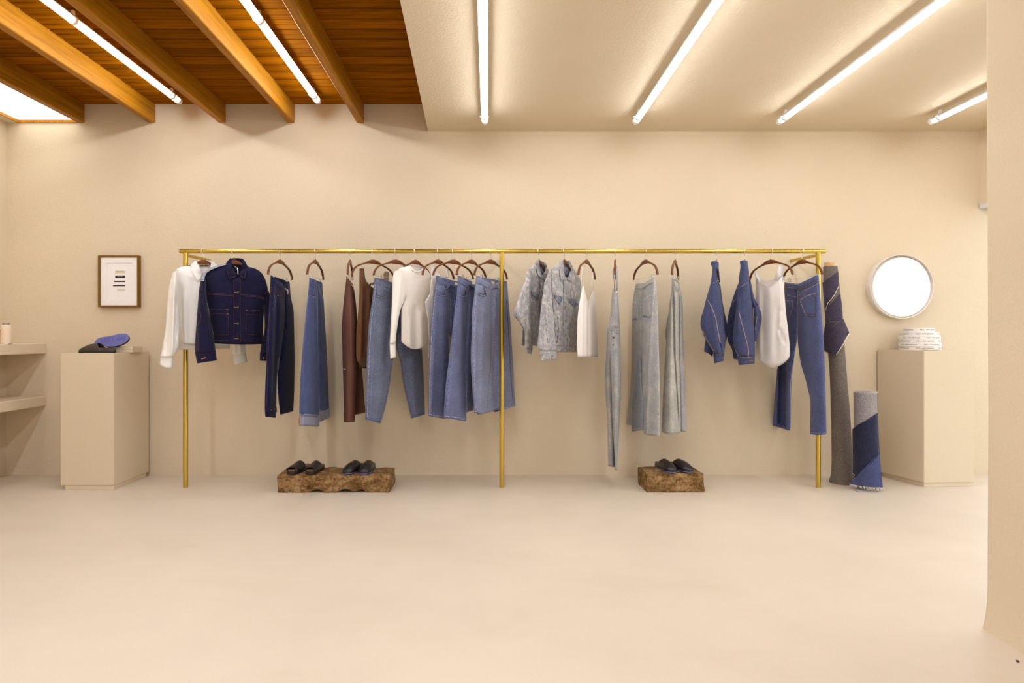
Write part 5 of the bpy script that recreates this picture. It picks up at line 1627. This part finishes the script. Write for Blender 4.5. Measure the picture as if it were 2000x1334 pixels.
b = [bm.verts.new(v.co + Vector((0.003, 0.013, -0.007))) for v in a]
bm.faces.new(a); bm.faces.new(b[::-1])
for i in range(n):
    bm.faces.new((a[i], a[(i + 1) % n], b[(i + 1) % n], b[i]))
sharp(obj('midsole', bm, M_BLACKS, sl), 40)
bm = bmesh.new()                                      # toe cap behind the sole
rings = []
for k in range(6):
    s = 1 - 0.14 * k - 0.01 * k * k
    rings.append([bm.verts.new(px(226 + (x - 226) * s * 0.96, 663 + (y - 663) * s * 0.9, tilt_d(y) + 0.021 + 0.009 * k)) for x, y in op])
for a, b in zip(rings, rings[1:]):
    for i in range(n):
        bm.faces.new((a[i], a[(i + 1) % n], b[(i + 1) % n], b[i]))
bm.faces.new(rings[0]); bm.faces.new(rings[-1])
sharp(obj('upper', bm, M_LEAB, sl), 50)

def text_bm(s, size, depth=0.0):
    """Flat lettering as a mesh in the xy plane, origin at its left baseline."""
    cu = bpy.data.curves.new('lettering', 'FONT')
    cu.body = s
    cu.size = size
    cu.resolution_u = 2
    cu.extrude = depth
    o = bpy.data.objects.new('lettering', cu)
    COL.objects.link(o)
    dg = bpy.context.evaluated_depsgraph_get()
    me = bpy.data.meshes.new_from_object(o.evaluated_get(dg))
    bm = bmesh.new()
    bm.from_mesh(me)
    bpy.data.objects.remove(o)
    bpy.data.curves.remove(cu)
    bpy.data.meshes.remove(me)
    return bm

def place_text(s, p0, p1, p_up, mat, parent, name='lettering', lift=0.0006, depth=0.0, shear=0.0):
    """Fit a line of lettering between world points p0 -> p1, with cap height towards p_up."""
    bm = text_bm(s, 1.0, 0.0)
    xs = [v.co.x for v in bm.verts]; ys = [v.co.y for v in bm.verts]
    x0, x1, y0, y1 = min(xs), max(xs), min(ys), max(ys)
    ex, ey = (p1 - p0), (p_up - p0)
    nz = ex.cross(ey).normalized()
    if nz.y > 0:
        nz = -nz
    for v in bm.verts:
        u, w = (v.co.x - x0) / (x1 - x0), (v.co.y - y0) / (y1 - y0)
        v.co = p0 + ex * (u + shear * w) + ey * w + nz * lift
    return obj(name, bm, mat, parent, smooth=False, recalc=False)
place_text('YES I AM', px(194, 669.2, tilt_d(669.2)), px(243, 665.0, tilt_d(665)), px(194.6, 661.8, tilt_d(661.8)), M_BLUED, sl, lift=0.0012, shear=0.02)

# ---------------------------------------------------------------- framed labels
M_FRAME = wood('oak_frame', lin(84, 56, 14), lin(136, 96, 34), 'z', 1.5, 0.5, 0.05)
M_PAPER = plain('white_mat', (0.80, 0.765, 0.725), 0.9, 0, 0.02, 90)
pf = thing('picture_frame', 'brown wooden picture frame with small woven labels on white paper', 'picture', px(231, 549, DW))
fd = DW - 0.040
x0, x1, zt_, zb = wx(191, fd), wx(270, fd), wz(498.5, fd), wz(599.8, fd)
ix0, ix1, izt, izb = wx(195.6, fd), wx(267.2, fd), wz(502.2, fd), wz(596.5, fd)
for nm, a, b in (('frame_rail', (x0, fd, izt), (x1, DW, zt_)), ('frame_rail', (x0, fd, zb), (x1, DW, izb)), ('frame_stile', (x0, fd, izb), (ix0, DW, izt)), ('frame_stile', (ix1, fd, izb), (x1, DW, izt))):
    bm = bmesh.new(); add_box(bm, a, b, 0.0012)
    sharp(obj(nm, bm, M_FRAME, pf), 30)
md = fd + 0.008
bm = bmesh.new()
mx0, mx1, mzt, mzb = wx(208, md), wx(257.5, md), wz(513.6, md), wz(586, md)
for a, b in (((ix0, mzt), (ix1, izt)), ((ix0, izb), (ix1, mzb)), ((ix0, mzb), (mx0, mzt)), ((mx1, mzb), (ix1, mzt))):
    add_box(bm, (a[0], md, a[1]), (b[0], md + 0.004, b[1]))
obj('mat_board', bm, M_PAPER, pf, smooth=False)
bm = bmesh.new(); add_box(bm, (ix0, md + 0.004, izb), (ix1, md + 0.008, izt))
obj('backing_paper', bm, M_PAPER, pf, smooth=False)
for xa_, xb_, ya_, yb_, mt in ((224.6, 244, 528.2, 533.8, M_TAG), (224.6, 243.6, 538, 542.8, M_INK), (222.6, 244, 548.6, 550.8, M_INK), (220.2, 244, 556.6, 558.9, M_INK), (228.3, 244, 564.2, 567.2, plain('grey_label', lin(206, 192, 176), 0.8))):
    bm = bmesh.new(); add_box(bm, (wx(xa_, md), md + 0.0025, wz(yb_, md)), (wx(xb_, md), md + 0.0045, wz(ya_, md)))
    obj('woven_label', bm, mt, pf, smooth=False)
q = md + 0.0022
place_text('Yes I am jeans', px(227.8, 531.6, q), px(240.6, 531.6, q), px(227.8, 529.6, q), M_INK, pf)
place_text('Yes I am', px(229.5, 540.6, q), px(239.5, 540.6, q), px(229.5, 538.8, q), M_TAG, pf)

# ---------------------------------------------------------------- round mirror
mi = thing('round_mirror', 'round wall mirror with a deep pale frame above the ribbon rolls', 'mirror', px(1762, 560, DW))
M_MFR = plain('pale_frame', (0.74, 0.68, 0.60), 0.5)
fd = DW - 0.055
c = px(1762, 559.8, fd)
R = 62.6 / F * fd
bm = bmesh.new()
rr = add_lathe(bm, [(R - 0.004, 0.04), (R - 0.0045, 0.002), (R - 0.003, 0.0), (R - 0.0008, 0.0), (R, 0.002), (R, 0.055), (R - 0.06, 0.055)], (c.x, c.y, c.z), 72, 'y')
sharp(obj('rim', bm, M_MFR, mi), 35)
cg = px(1762.2, 560.4, fd + 0.020)
Rg = 57.2 / F * (fd + 0.02)
bm = bmesh.new()
ring = add_lathe(bm, [(R - 0.003, 0.020), (Rg, 0.0), ], (cg.x, cg.y, cg.z), 72, 'y')
sharp(obj('inner_slope', bm, M_MFR, mi), 35)
bm = bmesh.new()
ring = add_lathe(bm, [(Rg, 0.0), (Rg, 0.012)], (cg.x, cg.y, cg.z), 72, 'y')
bm.faces.new(ring[0]); bm.faces.new(ring[-1][::-1])
sharp(obj('glass', bm, M_GLASS, mi), 30)

# ---------------------------------------------------------------- ribbon rolls
def off_axis(x):
    return 1 / math.sqrt(1 + ((x - CX) / F) ** 2)
M_RIB = plain('white_ribbon', (0.78, 0.735, 0.68), 0.85, 0, 0.03, 160)
sc_ = (wx(1796.5, 4.70), 4.70)
layers = [(1753.8, 1839.6, 677.6, 685.0, 0.0), (1753.4, 1838.8, 671.2, 677.6, 1.2), (1754.0, 1837.5, 664.6, 671.2, 0.4), (1753.6, 1837.0, 657.4, 664.6, 1.5), (1758, 1834.5, 649.8, 657.4, 0.2), (1764.6, 1826.0, 641.6, 649.8, 0.9)]
zb = 1.0065
names = ['bottom', 'second', 'third', 'fourth', 'fifth', 'top']
for k, (xa_, xb_, yt, yb, ph) in enumerate(layers):
    cxp = (xa_ + xb_) / 2
    r = (xb_ - xa_) / 2 / F * 4.70 * off_axis(cxp)
    cxw = wx(cxp, 4.70)
    hgt = (yb - yt) / F * (4.70 - r)
    t = thing('ribbon_roll', f'printed white ribbon roll on the right pedestal, {names[k]} of the stack of six', 'ribbon roll', (cxw, 4.70, zb), 'printed ribbon rolls stacked on the pedestal')
    bm = bmesh.new()
    add_lathe(bm, [(r * 0.35, 0.0), (r - 0.002, 0.0), (r, 0.001), (r * 1.004, hgt * 0.5), (r, hgt - 0.001), (r - 0.002, hgt - 0.0003), (r * 0.75, hgt - 0.0012), (r * 0.35, hgt - 0.0003), (r * 0.35, 0.0)], (cxw, 4.70, zb), 64)
    sharp(obj('coil', bm, M_RIB, t), 40)
    tb = text_bm('YES I AM JEANS', 1.0)
    xs = [v.co.x for v in tb.verts]; ys = [v.co.y for v in tb.verts]
    w0, h0, h1 = max(xs) - min(xs), min(ys), max(ys)
    W = 31.5 / F * 4.55
    off = {0: 0.055, 1: 0.0, 2: 0.045, 3: -0.02, 4: 0.045, 5: 0.0}[k]
    for m in (-1, 0, 1):
        bm = bmesh.new()
        base = off + m * (W * 1.33)
        vm = {}
        for f in tb.faces:
            vs2 = []
            for v in f.verts:
                if v.index not in vm:
                    u = (v.co.x - min(xs)) / w0 * W - W / 2 - base
                    a = u / r
                    zz = zb + hgt * (0.30 + 0.42 * (v.co.y - h0) / (h1 - h0))
                    vm[v.index] = bm.verts.new((cxw + (r * 1.004 + 0.0008) * math.sin(a), 4.70 - (r * 1.004 + 0.0008) * math.cos(a), zz))
                vs2.append(vm[v.index])
            try:
                bm.faces.new(vs2)
            except ValueError:
                pass
        obj('lettering', bm, M_INK, t, smooth=False, recalc=False)
    tb.free()
    if k == 0:
        bm = bmesh.new()
        pts = [(r * 1.0, -0.55), (r * 1.01, -0.35), (r * 1.02, -0.15), (r * 1.02, 0.1), (r * 1.015, 0.35)]
        rg = []
        for q_, (rad, a) in enumerate(pts):
            z_ = zb + [0.010, 0.004, 0.003, 0.006, 0.009][q_]
            ux, uy = math.sin(a), -math.cos(a)
            rg.append([bm.verts.new((cxw + (rad + o_) * ux, 4.70 + (rad + o_) * uy, z_ + h_)) for o_, h_ in ((0.0, 0.0), (0.004, -0.002), (0.0055, 0.004), (0.001, 0.006))])
        for p_, q_ in zip(rg, rg[1:]):
            for n_ in range(4):
                bm.faces.new((p_[n_], p_[(n_ + 1) % 4], q_[(n_ + 1) % 4], q_[n_]))
        bm.faces.new(rg[0]); bm.faces.new(rg[-1])
        obj('loose_end', bm, M_RIB, t)
    zb += hgt + 0.0003

# ---------------------------------------------------------------- thread cones on the shelf
def thread_cone(pxc, dd_, h, r, mat, label):
    x = wx(pxc, dd_)
    z0 = 1.0565
    t = thing('thread_cone', label, 'thread cone', (x, dd_, z0), 'thread cones on the shelf')
    bm = bmesh.new()
    add_lathe(bm, [(r * 0.98, 0.004), (r * 1.0, 0.012), (r * 0.98, h * 0.5), (r * 0.90, h * 0.84), (r * 0.80, h * 0.885), (r * 0.55, h * 0.90)], (x, dd_, z0), 28)
    obj('thread', bm, mat, t)
    bm = bmesh.new()
    rr_ = add_lathe(bm, [(r * 1.0, 0.0), (r * 1.0, 0.004), (r * 0.6, 0.0045)], (x, dd_, z0), 28)
    bm.faces.new(rr_[0])
    sharp(obj('base_ring', bm, M_STEEL, t), 40)
    bm = bmesh.new()
    rr_ = add_lathe(bm, [(r * 0.60, h * 0.88), (r * 0.62, h * 0.95), (r * 0.66, h * 0.96), (r * 0.66, h), (r * 0.58, h), (r * 0.55, h * 0.90)], (x, dd_, z0), 28)
    sharp(obj('core', bm, plain('grey_core', lin(150, 146, 140), 0.7), t), 40)
thread_cone(12, 4.50, 0.157, 0.0350, plain('blush_thread', lin(222, 200, 172), 0.9, 0, 0.08, 240, 0.2), 'blush pink thread cone on the upper wall shelf')
thread_cone(-7.5, 4.52, 0.12, 0.0335, plain('orange_thread', lin(206, 118, 42), 0.9, 0, 0.08, 240, 0.2), 'orange thread cone cut off by the frame edge')

# ---------------------------------------------------------------- fabric rolls
M_GREYR = denim('grey_roll_denim', lin(116, 106, 100), 1.15, 0.8, 0.45, 0.25)
M_DARKR = denim('dark_roll_denim', lin(72, 64, 82), 1.4, 0.75, 0.45, 0.3)
M_BLUER = denim('blue_roll_denim', lin(44, 46, 70), 1.4, 0.75, 0.40, 0.3)
M_BLUERL = denim('blue_flap_denim', lin(72, 78, 118), 1.3, 0.75, 0.36, 0.3)
M_CARD = plain('cardboard_core', lin(206, 158, 98), 0.8)
M_EDGE = plain('selvedge_edge', lin(226, 214, 192), 0.9)
fr_ = thing('fabric_roll', 'tall leaning roll of grey denim wrapped in dark denim at the top', 'fabric roll', px(1644, 945, 4.63))
# profile by pixel rows: left, right, axis distance
prof = [(520.5, 1607.5, 1635.8), (560, 1608, 1640), (620, 1611, 1645), (680, 1616, 1650), (740, 1620.6, 1654.7), (830, 1623, 1662), (900, 1624, 1665), (928, 1622.5, 1666), (941, 1619, 1667)]
def axis_d(y):
    return 4.775 - (y - 520) / 425 * 0.165
def circle_front(x, y, cxp, hw, dd_, grow):
    # nearest point of an upright cylinder met by the sight line through (x, y)
    R_ = hw / F * dd_ * off_axis(cxp) + grow
    cx_, cy_ = wx(cxp, dd_), dd_
    rx = (x - CX) / F
    A, B, C_ = rx * rx + 1, rx * cx_ + cy_, cx_ * cx_ + cy_ * cy_ - R_ * R_
    q = B * B - A * C_
    return px(x, y, (B - math.sqrt(max(0.0, q))) / A)
def roll_ring(bm, y, xl, xr, dd_, n=32, grow=0.0):
    r = (xr - xl) / 2 / F * dd_ * off_axis((xl + xr) / 2) + grow
    c = px((xl + xr) / 2, y, dd_)
    return [bm.verts.new((c.x + r * math.cos(2 * math.pi * k / n), c.y + r * math.sin(2 * math.pi * k / n), c.z)) for k in range(n)]
bm = bmesh.new()
ys = np.linspace(520.5, 941, 40)
ls, rs = pchip([p[0] for p in prof], [p[1] for p in prof], ys), pchip([p[0] for p in prof], [p[2] for p in prof], ys)
rings = [roll_ring(bm, y, l, r, axis_d(y)) for y, l, r in zip(ys, ls, rs)]
fl = [bm.verts.new((v.co.x, v.co.y, 0.002)) for v in rings[-1]]
rings.append(fl)
for a, b in zip(rings, rings[1:]):
    for k in range(32):
        bm.faces.new((a[k], a[(k + 1) % 32], b[(k + 1) % 32], b[k]))
c0 = [bm.verts.new(v.co * 0.42 + sum((u.co for u in rings[0]), Vector()) / 32 * 0.58 + Vector((0, 0, 0.0))) for v in rings[0]]
for k in range(32):
    bm.faces.new((rings[0][k], rings[0][(k + 1) % 32], c0[(k + 1) % 32], c0[k]))
bm.faces.new(rings[-1])
sharp(obj('roll', bm, M_GREYR, fr_), 50)
bm = bmesh.new()
cc = px(1619.5, 521, axis_d(520))
rr_ = add_lathe(bm, [(0.034, -0.02), (0.034, 0.030), (0.030, 0.030), (0.030, -0.01)], cc, 24)
sharp(obj('cardboard_core', bm, M_CARD, fr_), 40)
def roll_front(x, y, grow):
    l, r = float(pchip([p[0] for p in prof], [p[1] for p in prof], [y])[0]), float(pchip([p[0] for p in prof], [p[2] for p in prof], [y])[0])
    return circle_front(x, y, (l + r) / 2, (r - l) / 2, axis_d(y), grow)
def wrap(name, L, R_, mat, grow, parent, m=14, n=10, front=roll_front):
    """Cloth sheet lying on the front of a roll, between its left and right edge polylines."""
    bm = bmesh.new()
    ly = pchip(np.linspace(0, 1, len(L)), [p[1] for p in L], np.linspace(0, 1, n + 1)); lx = np.interp(np.linspace(0, 1, n + 1), np.linspace(0, 1, len(L)), [p[0] for p in L])
    ry = pchip(np.linspace(0, 1, len(R_)), [p[1] for p in R_], np.linspace(0, 1, n + 1)); rx = np.interp(np.linspace(0, 1, n + 1), np.linspace(0, 1, len(R_)), [p[0] for p in R_])
    G, H = [], []
    for j in range(n + 1):
        g_, h_ = [], []
        for i in range(m + 1):
            t = i / m
            p = front(lx[j] + (rx[j] - lx[j]) * t, ly[j] + (ry[j] - ly[j]) * t, grow)
            g_.append(bm.verts.new(p)); h_.append(bm.verts.new(p + Vector((0, 0.005, 0))))
        G.append(g_); H.append(h_)
    for j in range(n):
        for i in range(m):
            bm.faces.new((G[j][i], G[j][i + 1], G[j + 1][i + 1], G[j + 1][i]))
            bm.faces.new((H[j][i], H[j + 1][i], H[j + 1][i + 1], H[j][i + 1]))
    for j in range(n):
        bm.faces.new((G[j][0], G[j + 1][0], H[j + 1][0], H[j][0])); bm.faces.new((G[j][m], H[j][m], H[j + 1][m], G[j + 1][m]))
    for i in range(m):
        bm.faces.new((G[0][i], H[0][i], H[0][i + 1], G[0][i + 1])); bm.faces.new((G[n][i], G[n][i + 1], H[n][i + 1], H[n][i]))
    return sharp(obj(name, bm, mat, parent), 60)
wrap('dark_wrap', [(1607, 552), (1609, 580), (1612, 606)], [(1637.5, 531), (1637.8, 548), (1638, 558)], M_DARKR, 0.008, fr_)
wrap('dark_wrap', [(1612.2, 606), (1613.5, 618), (1614, 630)], [(1641.5, 574), (1645, 600), (1646.5, 624)], M_DARKR, 0.010, fr_)
wrap('dark_wrap', [(1612.5, 631), (1609, 655), (1610.7, 686)], [(1647, 622.5), (1658.8, 650), (1633, 693.5)], M_DARKR, 0.024, fr_, 16, 14)
def edge_line(name, pts, grow, parent, front=roll_front, r=0.0022, mat=None):
    bm = bmesh.new()
    add_tube(bm, [front(x, y, grow) for x, y in pts], r, 6)
    return obj(name, bm, mat or M_EDGE, parent)
edge_line('selvedge', [(1638, 559), (1630, 576), (1617, 592), (1612.5, 606)], 0.012, fr_)
edge_line('selvedge', [(1658.8, 651), (1648, 671), (1633, 693.2)], 0.030, fr_, r=0.003)
edge_line('fold_edge', [(1613, 631.5), (1626, 628.5), (1638, 629)], 0.028, fr_, mat=M_GREYR, r=0.0014)
edge_line('fold_edge', [(1619, 644), (1632, 634), (1646.5, 623)], 0.029, fr_, mat=M_GREYR, r=0.0014)
edge_line('selvedge', [(1611.5, 686), (1615.5, 690), (1615, 697), (1611.5, 700)], 0.016, fr_, r=0.0018)

sr = thing('fabric_roll', 'short upright roll of grey and blue denim with a frayed flap', 'fabric roll', px(1694, 955, 4.43))
SD = 4.43
sprof = [(766, 1666.4, 1713), (840, 1667, 1714), (900, 1667.5, 1717), (950, 1668, 1720)]
def sroll_front(x, y, grow):
    l, r = float(pchip([p[0] for p in sprof], [p[1] for p in sprof], [y])[0]), float(pchip([p[0] for p in sprof], [p[2] for p in sprof], [y])[0])
    return circle_front(x, y, (l + r) / 2, (r - l) / 2, SD, grow)
bm = bmesh.new()
ys = np.linspace(766, 950, 24)
rings = []
for y in ys:
    l, r = float(pchip([p[0] for p in sprof], [p[1] for p in sprof], [y])[0]), float(pchip([p[0] for p in sprof], [p[2] for p in sprof], [y])[0])
    rings.append(roll_ring(bm, y, l, r, SD))
rings.append([bm.verts.new((v.co.x, v.co.y, 0.0015)) for v in rings[-1]])
for a, b in zip(rings, rings[1:]):
    for k in range(32):
        bm.faces.new((a[k], a[(k + 1) % 32], b[(k + 1) % 32], b[k]))
cen = sum((u.co for u in rings[0]), Vector()) / 32
prev = rings[0]
for s, dz in ((0.93, 0.004), (0.6, 0.003), (0.3, 0.0), (0.27, -0.03)):
    cur = [bm.verts.new(cen + (v.co - cen) * s + Vector((0, 0, dz))) for v in rings[0]]
    for k in range(32):
        bm.faces.new((prev[k], prev[(k + 1) % 32], cur[(k + 1) % 32], cur[k]))
    prev = cur
bm.faces.new(prev); bm.faces.new(rings[-1])
sharp(obj('roll', bm, denim('grey_short_roll', lin(150, 144, 146), 1.15, 0.8, 0.4, 0.25), sr), 60)
rnd = random.Random(5)
bm = bmesh.new()                                     # frayed top rim
for k in range(60):
    a = 2 * math.pi * k / 60
    r = 23.4 / F * SD * off_axis(1690)
    p = cen + Vector((r * math.cos(a), r * math.sin(a), 0.002))
    add_tube(bm, [p, p + Vector((0.004 * math.cos(a), 0.004 * math.sin(a), rnd.uniform(-0.01, 0.006)))], 0.0012, 4)
o = obj('frayed_rim', bm, M_EDGE, sr); o['kind'] = 'stuff'
wrap('blue_sheet', [(1665.5, 838), (1665.8, 890), (1667, 940)], [(1714.5, 807), (1716, 840), (1718.5, 888)], M_BLUER, 0.006, sr, 16, 14, sroll_front)
def flap_front(x, y, grow):
    p = sroll_front(min(x, 1719), min(y, 950), grow)
    k = max(0.0, (y - 905) / 50)
    return px(x, y, min(p.y, SD - 0.02) - 0.02 * k)
wrap('blue_flap', [(1668, 936), (1662, 943), (1659, 946.5)], [(1718, 884), (1721, 920), (1724.5, 953)], M_BLUERL, 0.012, sr, 18, 10, flap_front)
edge_line('sheet_edge', [(1666, 838), (1675, 830), (1690, 823), (1703, 817), (1711, 812), (1714.5, 807)], 0.008, sr, sroll_front, 0.0018, M_DARKR)
edge_line('flap_edge', [(1668, 935.5), (1684, 920), (1701, 904), (1712, 892), (1718, 884)], 0.015, sr, sroll_front, 0.0018, M_BLUER)
bm = bmesh.new()                                     # fringe along the flap's foot
for k in range(34):
    t = k / 33
    x, y = 1659 + 65.5 * t, 947 + 7 * t + 2.5 * math.sin(math.pi * t)
    p = flap_front(x, y - 2, 0.012)
    q_ = p + Vector((rnd.uniform(-0.014, 0.014), -rnd.uniform(0.002, 0.012), 0))
    q_.z = max(0.003, p.z - rnd.uniform(0.008, 0.026))
    m_ = (p + q_) / 2 + Vector((rnd.uniform(-0.006, 0.006), -0.004, 0))
    m_.z = max(0.003, m_.z)
    add_tube(bm, [p, m_, q_], 0.0014, 5)
o = obj('fringe', bm, M_EDGE, sr); o['kind'] = 'stuff'
bm = bmesh.new()
add_prism(bm, [(wx(x, dq), dq) for x, dq in ((1665, 4.40), (1718, 4.41), (1710, 4.335), (1700, 4.325), (1676, 4.33))], 0.0012, 0.005)
sharp(obj('cloth_foot', bm, denim('grey_cloth_foot', lin(176, 168, 176), 1.1, 0.85, 0.3, 0.2), sr), 40)
edge_line('loose_thread', [(1665, 937), (1669, 937), (1668, 933.5), (1666.2, 931), (1668.5, 929), (1668, 926), (1665.5, 925.5), (1664.5, 928)], 0.02, sr, sroll_front, 0.0016, M_CARD)

# small dark fleck on the floor at the foot of the wall stub
o = None
bm = bmesh.new()
pp = px(1987.5, 1293, CZ * F / (1293 - CY))
bmesh.ops.create_icosphere(bm, subdivisions=1, radius=0.006)
for v in bm.verts:
    v.co = Vector((v.co.x, v.co.y, v.co.z * 0.5)) + Vector((pp.x, pp.y, 0.003))
tag(obj('pebble', bm, M_INK, None, loc=(pp.x, pp.y, 0)), 'tiny dark pebble on the floor beside the wall stub', 'pebble')
